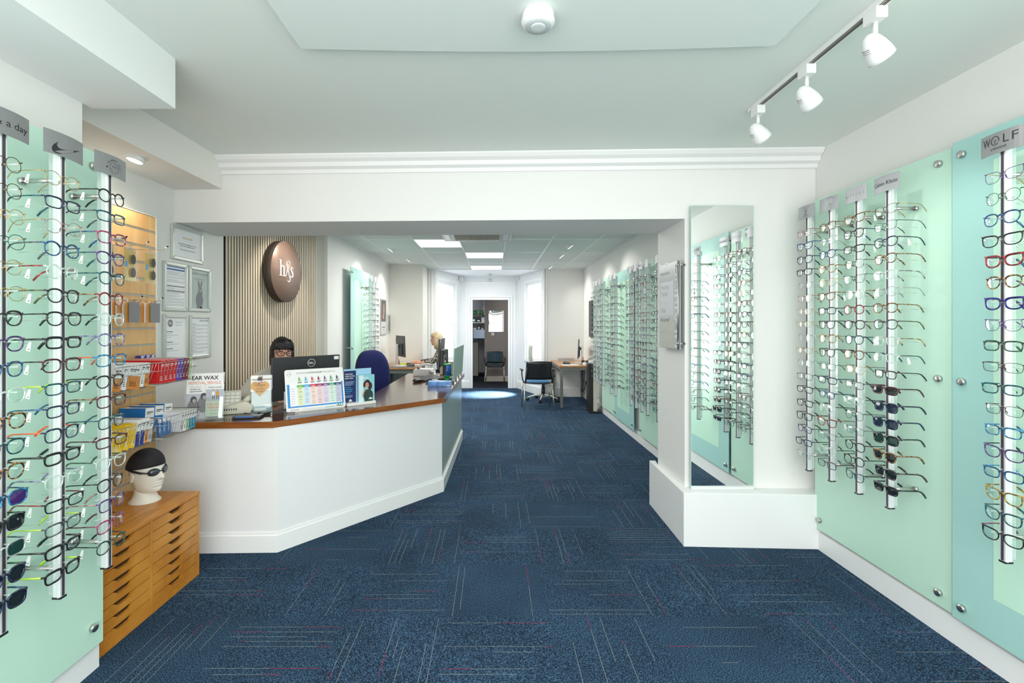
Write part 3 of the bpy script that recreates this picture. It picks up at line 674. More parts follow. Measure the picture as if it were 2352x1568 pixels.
# the four farthest rails: their frames are one mass of small repeats
st = MB(); mats_ = [FM('black'), LENS, FM('silver', True), FM('brown'), FM('teal')]
for k, Y in enumerate((6.78, 6.96, 7.20, 7.39)):
    rail(1.59, Y, 1, 0.55, 2.08, 18, FZ, FD, 'none', f'{("first", "second", "third", "last")[k]} of the four closely set rails nearest the rear desk', True, wall=0.143, far=True, group='rails beside the rear desk')
    for i in range(18):
        st.M = Matrix.Translation((1.555, Y - 0.05, FZ - FD * i)) @ Matrix.Rotation(R(-90 + random.uniform(-6, 6)), 4, 'Z')
        sh = random.choice('rspcov'); th = random.choice((0, 1, 1)); mm = random.choice((0, 0, 2, 3, 4))
        front_mb(st, sh, th, mm); lens_mb(st, sh, -1, 1); lens_mb(st, sh, 1, 1); temple_mb(st, sh, th, -1, mm); temple_mb(st, sh, th, 1, mm)
st.M = Matrix()
o = st.build('eyeglasses', mats_); o['kind'] = 'stuff'; tag(o, 'dense small eyeglasses on the four closely set rails nearest the rear desk', 'glasses')
# ================================================================ mirror on the pier
t = thing('wall_mirror', 'tall frameless mirror on the white pier standing on the plinth', 'mirror', (1.31, 3.072, 0.353))
MIR = mat('mirror_glass', (0.90, 0.93, 0.91), 0.0, 1.0)
MB().box(0, 0.412, -0.004, 0.004, 0.02, 1.882).build('mirror_pane', MIR, t)
MB().box(0, 0.412, -0.012, 0.008, 0, 0.02).build('bottom_channel', ALU, t)
MB().box(-0.002, 0.0, -0.0045, 0.008, 0.0, 1.885).box(0.412, 0.414, -0.0045, 0.008, 0.0, 1.885).box(0, 0.412, -0.0045, 0.008, 1.882, 1.885).build('polished_edge', GEDGE, t)
# hearing poster on the pier's reveal
t = thing('hearing_poster', 'grey acrylic hearing poster with rods fixed to the side of the pier', 'poster', (1.250, 3.285, 1.278), -90)
GP = mat('poster_grey', (0.36, 0.40, 0.40), 0.25, coat=0.1); GL = mat('poster_pale', (0.62, 0.66, 0.66), 0.2); GS = mat('poster_sage', (0.44, 0.46, 0.40), 0.3); GT = mat('poster_text', (0.30, 0.31, 0.32), 0.4); GW = mat('poster_white', (0.60, 0.63, 0.66), 0.4)
m = MB().box(-0.195, 0.195, -0.006, 0.0, 0, 0.605, 0).build('acrylic_panel', GP, t, bevel=0.001)
m = MB().box(-0.193, 0.10, -0.0072, -0.006, 0.002, 0.20, 0).box(-0.16, 0.085, -0.0076, -0.006, 0.235, 0.475, 1)
m.text('haine smith', 0.034, -0.17, -0.008, 0.53, 2, 'l', w=0.17)
m.text('Hearing', 0.048, -0.15, -0.008, 0.425, 2, 'l', w=0.15).text('Checks', 0.048, -0.15, -0.008, 0.375, 2, 'l', w=0.13).text('Wax', 0.05, -0.15, -0.008, 0.255, 2, 'l', w=0.09)
m.box(-0.15, 0.0, -0.008, -0.0075, 0.33, 0.332, 4); m.text('Removal', 0.048, -0.165, -0.008, 0.19, 2, 'l', w=0.17)
m.text('Ask inside about booking', 0.014, -0.165, -0.008, 0.13, 1, 'l', w=0.15).text('your appointment today', 0.014, -0.165, -0.008, 0.11, 1, 'l', w=0.14)
m.M = Matrix.Translation((0.165, 0, 0.01)) @ Matrix.Rotation(R(-90), 4, 'Y')
m.text('HEARING', 0.085, 0.29, -0.0078, -0.002, 3, 'c', w=0.575, bold=True); m.M = Matrix()
m.build('poster_print', [GS, GW, GT, GL, mat('poster_coral', (0.8, 0.45, 0.36), 0.5)], t)
m = MB().cyl((0.178, -0.012, 0.0), (0.178, -0.012, 0.60), 0.005).build('hanging_rod', STEEL, t)
for z in (0.04, 0.57): MB().cyl((0.178, -0.02, z), (0.178, 0.034, z), 0.009).cyl((0.165, -0.014, z), (0.192, -0.014, z), 0.007).build('rod_fixing', STEEL, t)
for z, x in ((0.60, -0.05), (0.60, -0.17)): MB().box(x - 0.012, x + 0.012, -0.010, 0.002, z, z + 0.012).build('top_clip', WPL, t)

# ================================================================ ceiling fittings of the shop
t = thing('smoke_alarm', 'round white smoke alarm on the dropped ceiling of the shop', 'smoke alarm', (0.158, 1.66, 2.568))
MB().lathe([(0.052, 0.0), (0.057, -0.002), (0.058, -0.020), (0.0575, -0.026), (0.0605, -0.029), (0.0605, -0.034), (0.055, -0.043), (0.045, -0.048), (0.03, -0.050)], 40).build('alarm_body', WPL, t)
MB().lathe([(0.046, -0.0465), (0.0455, -0.0495), (0.028, -0.0515)], 36).build('grey_ring', mat('alarm_grey', (0.55, 0.60, 0.62), 0.3), t)
MB().lathe([(0.0265, -0.050), (0.0265, -0.0535), (0.024, -0.055), (0.012, -0.0552)], 32).build('test_button', mat('alarm_button', (0.70, 0.75, 0.74), 0.25), t)
t = thing('lighting_track', 'white ceiling track carrying three spotlights above the right-hand rails', 'lighting track', (1.375, 1.1, 2.60))
MB().box(-0.018, 0.018, 0, 1.37, -0.02, 0).build('track_bar', WPL, t)
MB().box(-0.004, 0.009, 0.01, 1.36, -0.0212, -0.0195).box(-0.012, -0.008, 0.01, 1.36, -0.0212, -0.0195).build('track_slot', mat('track_slot_brown', (0.10, 0.075, 0.06), 0.5), t)
def make_spot():
    t = thing('track_spotlight', '', 'spotlight', (0, 0, 0), 0, 'spotlights on the white track')
    MB().box(-0.021, 0.021, -0.032, 0.032, -0.042, 0).build('track_adapter', WPL, t, bevel=0.003)
    MB().cyl((0, 0, -0.042), (0, 0, -0.088), 0.008).cyl((0, 0, -0.084), (0.006, 0, -0.104), 0.0065).build('stem', WPL, t)
    ax = Vector((0.62, 0.18, -0.62)).normalized(); q = ax.to_track_quat('Z', 'Y').to_matrix().to_4x4()
    M = Matrix.Translation((-0.014, 0, -0.112)) @ q
    MB(M).lathe([(0.004, -0.028), (0.018, -0.022), (0.029, -0.006), (0.036, 0.016), (0.041, 0.042), (0.0425, 0.058), (0.0428, 0.060), (0.0435, 0.074), (0.039, 0.075)], 28).build('shade', WPL, t)
    m = MB(M)
    for j in (-1, 0, 1):
        for k in range(5):
            z = 0.012 + k * 0.0065; r = 0.0355 + (z - 0.012) * 0.14
            for side in (110, -70): 
                a0 = R(side + j * 0); m.tube([(r * math.cos(a0 + R(d_)), r * math.sin(a0 + R(d_)), z) for d_ in (-26, -13, 0, 13, 26)], 0.0010, 4)
        break
    m.build('cooling_slot', mat('slot_dark', (0.05, 0.06, 0.06), 0.6), t)
    MB(M).lathe([(0.037, 0.0735), (0.037, 0.0745)], 24).build('lamp_glass', mat('spot_lamp', (1, 1, 1), 0.3, emit=3.0, ecol='#fff8ec'), t)
    return t
sp0 = make_spot()
for i, (y, lb) in enumerate(((2.405, 'white track spotlight at the end of the track beside the cornice'), (2.03, 'middle white spotlight of the three on the ceiling track'), (1.665, 'white track spotlight closest to the camera, largest of the three'))):
    o = sp0 if i == 0 else copy_tree(sp0); o.location = (1.375, y, 2.580); o['label'] = lb
    spot('spot_beam', (1.43, y + 0.02, 2.42), (2.1, y + 0.15, 1.5), 8, (1.0, 0.97, 0.92), 75)
t = thing('downlight', 'tilted round downlight in the warm-lit soffit above the wooden slat board', 'ceiling light', (-2.02, 2.60, 2.39))
MB().lathe([(0.060, 0.0), (0.060, -0.003), (0.045, -0.004)], 28).build('trim_ring', WPL, t)
M = Matrix.Translation((0, 0, -0.006)) @ Matrix.Rotation(R(12), 4, 'Y') @ Matrix.Rotation(R(-8), 4, 'X')
MB(M).lathe([(0.044, 0.01), (0.045, -0.014), (0.040, -0.016)], 26).build('lamp_rim', WPL, t)
MB(M).lathe([(0.038, -0.0165), (0.037, -0.018)], 26).build('lamp_lens', mat('warm_lamp', (1, 1, 1), 0.3, emit=4.0, ecol='#ffeccc'), t)
spot('downlight_beam', (-2.02, 2.60, 2.355), (-2.08, 2.62, 0.5), 24, (1.0, 0.88, 0.72), 130, 0.9)

# ================================================================ plan chest and the white head
OAK = wood('orange_oak', '#bb7420', '#d4923a', 0.38, (12, 1, 1), 5, coat=0.15)
OAKD = mat('drawer_gap', (0.05, 0.022, 0.006), 0.7)
t = thing('drawer_cabinet', 'orange oak plan chest with two columns of shallow drawers under the white head', 'drawer cabinet', (-1.71, 1.965, 0))
D, Wc, Hc = 0.415, 0.713, 0.482
m = MB().box(-D, 0, 0, 0.014, 0, Hc - 0.018).box(-D, 0, Wc - 0.014, Wc, 0, Hc - 0.018).box(-D, 0, 0.332, 0.350, 0.029, Hc - 0.018).box(-D, -0.001, 0.014, Wc - 0.014, 0, 0.028)
m.build('carcass', OAK, t, bevel=0.0015)
MB().box(-D, 0.003, -0.002, Wc + 0.002, Hc - 0.018, Hc).build('cabinet_top', OAK, t, bevel=0.003)
MB().box(-D + 0.02, -0.02, 0.014, 0.332, 0.03, Hc - 0.02).box(-D + 0.02, -0.02, 0.350, Wc - 0.014, 0.03, Hc - 0.02).build('dark_interior', OAKD, t)
def drawer_poly(wd, h):
    c = wd / 2; p = [(0, 0), (wd, 0), (wd, h)]
    for a, b in ((0.072, 0), (0.062, 0.0012), (0.053, 0.006), (0.045, 0.014), (0.034, 0.020), (0.0, 0.0215), (-0.034, 0.020), (-0.045, 0.014), (-0.053, 0.006), (-0.062, 0.0012), (-0.072, 0)): p.append((c + a, h - b))
    return p + [(0, h)]
dh = (Hc - 0.018 - 0.030) / 8
dme = {}
for col_, (y0, y1) in enumerate(((0.016, 0.330), (0.352, Wc - 0.016))):
    for i in range(8):
        m = MB(Matrix.Translation((-0.002, y0, 0.030 + i * dh)) @ Matrix.Rotation(R(90), 4, 'Z')).prism(drawer_poly(y1 - y0, dh - 0.0035), 0, 0.016)
        m.build('drawer', OAK, t)

def head_mesh(mb, o=(0, 0, 0), sc=1.0, face=0.0, m=0, female=False):
    """head facing +x, base of the chin about z=-0.115, crown 0.115"""
    ca, sa = math.cos(face), math.sin(face)
    def g(d, s_): return math.exp(-(d / s_) ** 2)
    def fn(x, y, z):
        X, Y, Z = x, y, z
        f = max(0.0, X / 0.095)                                      # how much this point is at the front
        if Z < 0:
            k = min(1, -Z / 0.118); s_ = max(0.30, math.sqrt(max(0, 1 - k * k)))
            Y *= (1 - 0.30 * k * k - 0.16 * k ** 6) / s_ * (0.95 if s_ > .3 else 1)
            if X > 0: X *= (1 - 0.10 * k * k - 0.12 * k ** 8) / s_; f = min(1.0, f / s_)
            else: X *= 1 - 0.45 * max(0, min(1, (-0.02 - Z) / 0.08))
        X += 0.027 * f * g(Y, 0.012) * (g(Z + 0.032, 0.010) + 0.55 * g(Z + 0.012, 0.020))      # nose
        X += 0.006 * f * g(Z - 0.022, 0.010) * g(Y, 0.05)              # brow
        for e in (-1, 1):
            X -= 0.013 * f * g(Y - e * 0.032, 0.017) * g(Z - 0.002, 0.012)
            X += 0.006 * f * g(Y - e * 0.032, 0.011) * g(Z - 0.001, 0.007)
            X += 0.004 * f * g(Y - e * 0.036, 0.02) * g(Z + 0.035, 0.02)
        X += 0.008 * f * g(Y, 0.021) * (g(Z + 0.060, 0.0055) + g(Z + 0.073, 0.006)) - 0.006 * f * g(Y, 0.024) * (g(Z + 0.0665, 0.003) + g(Z + 0.084, 0.006))
        X += 0.005 * f * g(Y, 0.022) * g(Z + 0.100, 0.013)             # chin
        X *= sc; Y *= sc; Z *= sc
        return (X * ca - Y * sa, X * sa + Y * ca, Z)
    mb.ball(o, 0.092, 0.075, 0.118, 72, 64, m, fn)
    for e in (-1, 1):                                                # ears
        def ef(x, y, z):
            r = math.hypot(x, z); y2 = y + e * 0.004 * (r / 0.02) ** 2
            X, Y, Z = (x - 0.008) * sc, (e * 0.076 + y2) * sc, (z - 0.02) * sc
            return (X * ca - Y * sa, X * sa + Y * ca, Z)
        mb.ball(o, 0.015, 0.005, 0.027, 14, 10, m, ef)
FOAM = mat('white_mannequin', (0.80, 0.77, 0.69), 0.5)
t = thing('mannequin_head', 'white display head wearing a black swim cap and goggles on the plan chest', 'mannequin head', (-1.905, 2.53, 0.482), -12)
m = MB(); head_mesh(m, (0.0, 0, 0.168), 0.98)
m.lathe([(0.078, 0.0), (0.078, 0.004), (0.066, 0.014), (0.054, 0.04), (0.048, 0.08), (0.048, 0.12)], 32, (-0.012, 0, 0), sx=1.0, sy=0.92)
m.build('head', FOAM, t)
def capf(x, y, z):
    if z < 0: z *= 0.02
    return (x * 1.0, y, z + x * 0.12)
CAPM = mat('black_cap_fabric', (0.012, 0.010, 0.014), 0.75, bump=(300, 0.3))
m = MB().ball((-0.006, 0, 0.190), 0.099, 0.081, 0.098, 40, 28, 0, capf); m.build('swim_cap', CAPM, t)
m = MB()
for e in (-1, 1):
    M = Matrix.Translation((0.083, e * 0.032, 0.171)) @ Matrix.Rotation(R(e * 22), 4, 'Z')
    m.M = M; m.tube([(0, 0.023 * math.cos(a) * 1.05, 0.015 * math.sin(a)) for a in [i * 2 * math.pi / 20 for i in range(20)]], 0.0055, 6, True)
m.M = Matrix(); m.tube([(0.094, -0.011, 0.172), (0.100, 0, 0.173), (0.094, 0.011, 0.172)], 0.003, 6); m.build('goggles', BLACK, t)
m = MB()
for e in (-1, 1):
    m.M = Matrix.Translation((0.086, e * 0.032, 0.171)) @ Matrix.Rotation(R(e * 22), 4, 'Z'); m.ball((0, 0, 0), 0.008, 0.024, 0.015, 16, 10)
m.build('goggle_lens', mat('smoke_lens', (0.05, 0.06, 0.08), 0.05, spec=0.9), t)
m = MB()
for dz_ in (0, 0.006):
    m.tube([(0.074, -0.056, 0.171), (0.045, -0.0775, 0.174 + dz_), (0.0, -0.083, 0.182 + dz_), (-0.05, -0.076, 0.190 + dz_), (-0.100, 0, 0.198 + dz_), (-0.05, 0.076, 0.190 + dz_), (0.0, 0.083, 0.182 + dz_), (0.045, 0.0775, 0.174 + dz_), (0.074, 0.056, 0.171)], 0.0028, 5)
m.build('goggle_strap', BLACK, t)

# ================================================================ slat board with baskets and hooks
SOAK = wood('slatwall_oak', '#c79c62', '#dcb884', 0.45, (1, 1, 0.12), 16)
t = thing('slatwall_board', 'oak slat display board on the wall behind the plan chest', 'display board', (-2.13, 1.96, 0.02))
zs_ = [2.10 - 0.02 - 0.10 * k for k in range(21)]
m = MB(); prev = 2.10
for k in range(21):
    z = 2.10 - 0.10 * (k + 1) + 0.0
    m.box(-0.10, 0, 0, 0.945, max(z + 0.009, 0), prev); prev = z
    if z < 0.05: break
m.build('slat', SOAK, t, bevel=0.0015)
m = MB()
for k in range(20): z = 2.10 - 0.10 * (k + 1); m.box(-0.02, -0.004, 0, 0.945, z, z + 0.009); m.box(-0.004, 0.001, 0, 0.945, z - 0.001, z + 0.002)
m.build('metal_insert', mat('groove_metal', (0.42, 0.42, 0.40), 0.4, 0.5), t)
MB().box(-0.10, 0.002, 0.945, 0.951, 0, 2.10).box(-0.10, 0.002, 0, 0.951, 2.10, 2.104).build('edge_trim', ALU, t)
WIRE = mat('chrome_wire', (0.45, 0.46, 0.46), 0.25, 1.0)
def basket(y0, y1, zr, label):
    t = thing('wire_basket', label, 'wire basket', (-2.128, y0, zr - 0.125), 0, 'baskets on the slat board')
    L = y1 - y0; Dp = 0.30; h = 0.125; b = 0.03; m = MB()
    def rect(z, ins, r): m.tube([(0.004, ins, z), (Dp - ins, ins, z), (Dp - ins, L - ins, z), (0.004, L - ins, z)], r, 5, True)
    rect(h, 0, 0.0022); rect(h * 0.62, b * .38, 0.0012); rect(0.0, b, 0.0018)
    n = 13
    for k in range(n + 1):
        f = k / n; m.tube([(Dp, L * f, h), (Dp - b, b + (L - 2 * b) * f, 0), (0.006, b + (L - 2 * b) * f, 0), (0.006, L * f, h + 0.0)], 0.0010, 4)
    for k in range(1, 9):
        x = 0.006 + (Dp - 0.01) * k / 9
        m.tube([(x, 0, h), (x * 0.9, b, 0), (x * 0.9, L - b, 0), (x, L, h)], 0.0010, 4)
    m.build('wire_cage', WIRE, t)
    for y in (0.04, L - 0.04): MB().box(-0.006, 0.006, y - 0.012, y + 0.012, h - 0.01, h + 0.012).build('hook_bracket', WIRE, t)
basket(2.205, 2.500, 1.238, 'upper wire basket of white and orange boxes next to the globe-sign rail')
basket(2.515, 2.870, 1.238, 'upper wire basket of red and purple boxes above the counter end')
basket(2.205, 2.515, 0.935, 'lower wire basket of yellow and white boxes above the white head')
basket(2.570, 2.885, 0.928, 'lower wire basket of blue boxes beside the ear wax poster')
def cbox(y, z, w_, d_, h_, x, tilt, front, stripe, label, group, top=None, txt=None):
    """carton leaning towards +y; w along y, d along x (out of the wall), h up"""
    t = thing('medicine_box', label, 'box', (x, y, z), 0, group); t.rotation_euler = (R(-tilt), 0, 0)
    FM_ = mat('carton_' + front, front_c[front], 0.45); SM = mat('carton_' + stripe, front_c[stripe], 0.45)
    m = MB().box(-d_, 0, 0, w_, 0, h_, 0)
    m.box(-0.001, 0.0007, 0.0006, w_ - .0006, 0.0, h_ * 0.55, 1)
    if stripe == 'blue': m.box(-d_, 0, -0.0006, 0.0, 0, h_, 1)
    if top: m.box(-d_, 0.0002, 0, w_, h_ - 0.0008, h_ + 0.0006, 2)
    o = m.build('carton', [FM_, SM, mat('carton_' + (top or 'white'), front_c[top or 'white'], 0.45)], t)
    m = MB(Matrix.Translation((0.0012, w_ / 2, h_ * 0.82)) @ Matrix.Rotation(R(90), 4, 'Z'))
    m.box(-w_ * .35, w_ * .35, -0.0002, 0, -0.004, 0.001); m.box(-w_ * .35, w_ * .1, -0.0002, 0, -0.012, -0.009)
    m.M = Matrix.Translation((0.0012, w_ / 2, h_ * 0.3)) @ Matrix.Rotation(R(90), 4, 'Z')
    for k in range(3): m.box(-w_ * .33, w_ * (.1 + .08 * k), -0.0002, 0, -k * 0.009 - .002, -k * 0.009 + .001)
    m.build('carton_print', INK if front in ('white',) else WPL, t)
    return t
front_c = dict(white=(0.85, 0.85, 0.85), orange=hx('#d8842c'), red=hx('#d0191d'), purple=hx('#5b3aa0'), maroon=hx('#741330'), green=hx('#a9c78c'), yellow=hx('#f0c41e'), navy=hx('#1d2f8c'), blue=hx('#1f78c4'), teal=hx('#1d8fae'), mauve=hx('#9c8492'), violet=hx('#3d3aa5'), grey=(0.5, 0.5, 0.5))
x0 = -1.852
for i, (y, w_, c, tp) in enumerate(((2.235, 0.050, 'orange', 'white'), (2.292, 0.026, 'white', 'white'), (2.322, 0.085, 'orange', 'white'), (2.412, 0.022, 'white', 'white'), (2.438, 0.032, 'orange', 'white'))):
    cbox(y, 1.122, w_, 0.20, 0.125, x0, 9, 'white', c, ['white and orange carton, first from the rail in the upper basket', 'slim white carton standing second in the upper orange-box basket', 'broad orange-fronted carton in the middle of the upper basket', 'slim white carton right after the broad orange one', 'narrow orange-fronted carton last in the upper orange-box basket'][i], 'cartons in the upper baskets', tp)
for i, (c, w_) in enumerate((('red', .036), ('red', .036), ('red', .036), ('red', .026), ('purple', .026), ('purple', .026), ('maroon', .026), ('maroon', .026), ('green', .020))):
    y = 2.545 + sum(q for _, q in (('red', .037), ('red', .037), ('red', .037), ('red', .027), ('purple', .027), ('purple', .027), ('maroon', .027), ('maroon', .027), ('green', .021))[:i])
    cbox(y, 1.122, w_, 0.20, 0.128, x0, 9, c, c, f"{['first red', 'second red', 'third red', 'narrow fourth red', 'first purple', 'second purple', 'first maroon', 'second maroon', 'pale green'][i]} eye drop carton in the upper basket over the counter end", 'cartons in the upper baskets', 'white')
for i in range(3): cbox(2.70 + i * 0.042, 1.250, 0.038, 0.03, 0.014, -2.07, 0, 'violet', 'violet', f"{('first', 'middle', 'last')[i]} small violet box lying at the back of the upper red-box basket", 'cartons in the upper baskets')
for i, (y, w_, f, s_, tp, hh) in enumerate(((2.225, .070, 'yellow', 'yellow', 'white', .10), (2.300, .036, 'yellow', 'yellow', 'yellow', .125), (2.340, .032, 'yellow', 'yellow', 'white', .125), (2.376, .028, 'white', 'navy', 'mauve', .135), (2.408, .028, 'white', 'navy', 'mauve', .135), (2.440, .024, 'white', 'orange', 'white', .13), (2.466, .026, 'white', 'grey', 'white', .12))):
    cbox(y, 0.820, w_, 0.20, hh, x0, 9, f, s_, ['broad yellow carton with white top in the lower basket', 'yellow carton with yellow top, second in the lower basket', 'slim yellow carton with white top, third in the lower basket', 'first white and navy carton with mauve top', 'second white and navy carton with mauve top', 'slim white carton with orange foot in the lower basket', 'white carton with grey foot closing the lower yellow-box basket'][i], 'cartons in the lower baskets', tp)
for i in range(3): cbox(2.59 + i * 0.075, 0.855, 0.068, 0.15, 0.12, -1.965, 6, 'white', 'blue', f"{('first', 'middle', 'last')[i]} large blue carton with white top at the back of the lower basket", 'cartons in the lower baskets', 'white')
for i in range(3):
    t = thing('solution_bottle', f"{('first', 'second', 'third')[i]} small clear blue bottle at the front corner of the blue-box basket", 'bottle', (-1.895, 2.615 + i * 0.034, 0.812), 0, 'bottles in the lower basket')
    MB().lathe([(0.014, 0), (0.015, 0.004), (0.015, 0.06), (0.006, 0.072), (0.006, 0.08)], 14).build('bottle_body', clear('blue_clear_plastic', (0.5, 0.65, 0.85), 0.1, 0.6, 0.05, 0.45, (0.10, 0.28, 0.6)), t)
    MB().lathe([(0.008, 0.078), (0.008, 0.096), (0.006, 0.098)], 12).build('bottle_cap', WPL, t)
for i, (s_, tp) in enumerate((('grey', 'white'), ('white', 'white'), ('green', 'white'), ('teal', 'green'), ('teal', 'green'), ('teal', 'white'))):
    cbox(2.722 + i * 0.0235, 0.815, 0.021, 0.16, 0.115, x0, 9, 'white', s_, ['slim white and grey carton beside the blue bottles', 'plain slim white carton in the blue-box basket', 'slim white carton with green foot', 'first slim white carton with teal foot', 'second slim white carton with teal foot', 'last slim white carton with teal foot next to the poster'][i], 'cartons in the lower baskets', tp)
def hook(y, z, label, tip=0.22):
    t = thing('display_hook', label, 'hook', (-2.13, y, z), 0, 'hooks on the slat board')
    MB().tube([(0.0, 0, 0), (tip - 0.03, 0, -0.004), (tip, 0, 0.014)], 0.0022, 6).build('prong', CHROME, t)
    MB().box(-0.003, 0.004, -0.02, 0.02, -0.012, 0.012).build('back_plate', STEEL, t)
    MB().ball((tip, 0, 0.016), 0.005).build('black_tip', BLACK, t)
YEL = mat('yellow_card', hx('#f3c928'), 0.5); BLIS = clear('blister_plastic', (0.97, 0.97, 0.97), 0.04, 0.3, 0.03, 0.04, (0.9, 0.9, 0.9)); SKYC = mat('sky_card', hx('#6fb4e0'), 0.5)
for i, y in enumerate((2.385, 2.535, 2.685)):
    w_ = ('beside the globe-sign rail', 'in the middle of the slat board', 'at the outer edge of the slat board')[i]
    hook(y, 1.885, 'chrome display hook holding a yellow pack ' + w_, 0.23)
    t = thing('blister_pack', 'yellow hanging pack of clip-on sunglasses ' + w_, 'blister pack', (-2.0, y, 1.688), 90, 'clip-on sunglasses packs')
    MB().box(-0.040, 0.040, 0, 0.002, 0, 0.17).build('backing_card', YEL, t)
    MB().box(-0.044, 0.044, -0.016, -0.001, -0.004, 0.178).box(-0.012, 0.012, -0.002, 0.0, 0.178, 0.205).build('clear_blister', BLIS, t, bevel=0.004)
    MB().box(-0.036, -0.018, -0.003, 0, 0.075, 0.105).build('sky_blue_flash', SKYC, t)
    m = MB()
    for z in (0.045, 0.118): m.prism([(0.012 + 0.017 * math.cos(a) * (1 if math.cos(a) > 0 else 0.9), z + 0.027 * math.sin(a)) for a in [k * math.pi / 9 for k in range(18)]], -0.010, -0.008)
    m.build('dark_clip_lens', mat('clip_lens', (0.06, 0.06, 0.055), 0.1), t)
    MB().tube([(0.012, -0.010, 0.07), (0.009, -0.012, 0.082), (0.012, -0.010, 0.094)], 0.0015, 5).build('clip_bridge', CHROME, t)
for i, y in enumerate((2.51, 2.665)):
    hook(y, 1.585, f'chrome hook carrying paper sachets, {("nearer the rail", "by the board edge")[i]}', 0.215)
    for k in range(9):
        c = ('pale', 'amber')[k % 2] if k < 8 else 'slate'
        t = thing('lens_cloth_sachet', f'{["white", "amber"][k % 2] if k < 8 else "slate grey"} paper sachet, {ORD[k]} on the hook {("nearer the rail", "by the board edge")[i]}', 'sachet', (-2.10 + 0.018 * k, y, 1.458), 90, 'sachets on hooks')
        MB().box(-0.036, 0.036, 0, 0.003, 0, 0.112).box(-0.006, 0.006, 0.001, 0.002, 0.112, 0.125).build('paper_pouch', mat('sachet_' + c, {'pale': (0.85, 0.80, 0.74), 'amber': hx('#e9a650'), 'slate': (0.22, 0.22, 0.23)}[c], 0.5), t)
# ================================================================ framed notices on the recess wall
FRM = mat('satin_snap_frame', (0.60, 0.64, 0.60), 0.35, 0.35)
def notice(y0, y1, z0, z1, label, draw, bg=PAPER):
    W_, H_ = y1 - y0, z1 - z0
    t = thing('framed_notice', label, 'framed notice', (-2.239, (y0 + y1) / 2, z0), 90, 'framed notices on the wall')
    m = MB(); b = 0.026
    for p in ([(-W_ / 2, 0), (W_ / 2, 0), (W_ / 2 - b, b), (-W_ / 2 + b, b)], [(W_ / 2, 0), (W_ / 2, H_), (W_ / 2 - b, H_ - b), (W_ / 2 - b, b)], [(W_ / 2, H_), (-W_ / 2, H_), (-W_ / 2 + b, H_ - b), (W_ / 2 - b, H_ - b)], [(-W_ / 2, H_), (-W_ / 2, 0), (-W_ / 2 + b, b), (-W_ / 2 + b, H_ - b)]): m.prism(p, -0.016, 0)
    m.build('frame', FRM, t, bevel=0.005)
    MB().box(-W_ / 2 + b * .6, W_ / 2 - b * .6, -0.006, 0.0, b * .6, H_ - b * .6).build('sheet', bg, t)
    m = MB(Matrix.Translation((0, -0.0066, 0))); draw(m, W_ - 2 * b, H_ - 2 * b, b); m.build('notice_print', [INK, GREYINK, mat('print_blue', hx('#2a5fa0'), 0.6), mat('print_gold', hx('#d9ab3c'), 0.6), mat('print_white', (0.8, 0.84, 0.84), 0.5), mat('print_lightgrey', (0.45, 0.47, 0.5), 0.6)], t)
def lines(m, x, z, w_, n, dz_, mi=5, th=0.0022, seed=0):
    rr = random.Random(seed)
    for k in range(n): m.box(x, x + w_ * (1 if rr.random() > .3 else rr.uniform(.4, .9)), 0, 0.0003, z - k * dz_, z - k * dz_ + th, mi)
def d1(m, W_, H_, b):
    m.text('haine & smith', 0.026, 0, 0, b + H_ * .68, 3, w=0.10)
    for k, w_ in enumerate((0.19, 0.16)): m.text('Please recognise our qualified team right to do', 0.010, 0, 0, b + H_ * .47 - k * 0.014, 0, w=w_, bold=True)
    m.text('Any abuse towards our staff will not be tolerated', 0.010, 0, 0, b + H_ * .26, 0, w=0.165, bold=True)
def d2(m, W_, H_, b):
    m.box(-W_ / 2 + .002, W_ / 2 - .002, 0, .0003, b + H_ * .90, b + H_ * .935, 2); m.box(-W_ / 2 + .002, W_ / 2 - .002, 0, .0003, b + H_ * .97, b + H_ * .99, 2)
    z = b + H_ * .86
    for n_, sd in ((5, 1), (2, 2), (4, 3)): lines(m, -W_ / 2 + .006, z, W_ - .012, n_, .0062, 5, .0022, sd); z -= n_ * .0062 + .006
    for k, z in enumerate((b + H_ * .50, b + H_ * .38)): m.box(-W_ / 2 + .002, W_ / 2 - .002, 0, .0003, z, z + .008, 1)
    lines(m, -W_ / 2 + .006, b + H_ * .47, W_ - .012, 4, .006, 5, .002, 4)
    z = b + H_ * .36
    for k in range(5): lines(m, -W_ / 2 + .006, z, W_ - .012, 3, .0055, 5, .0021, 7 + k); z -= .0205
def ell(m, cx, cz, rx, rz_, mi, n_=20, y=0.0): m.add([(cx + rx * math.cos(2 * math.pi * k / n_), y, cz + rz_ * math.sin(2 * math.pi * k / n_)) for k in range(n_)], [tuple(range(n_))], mi)
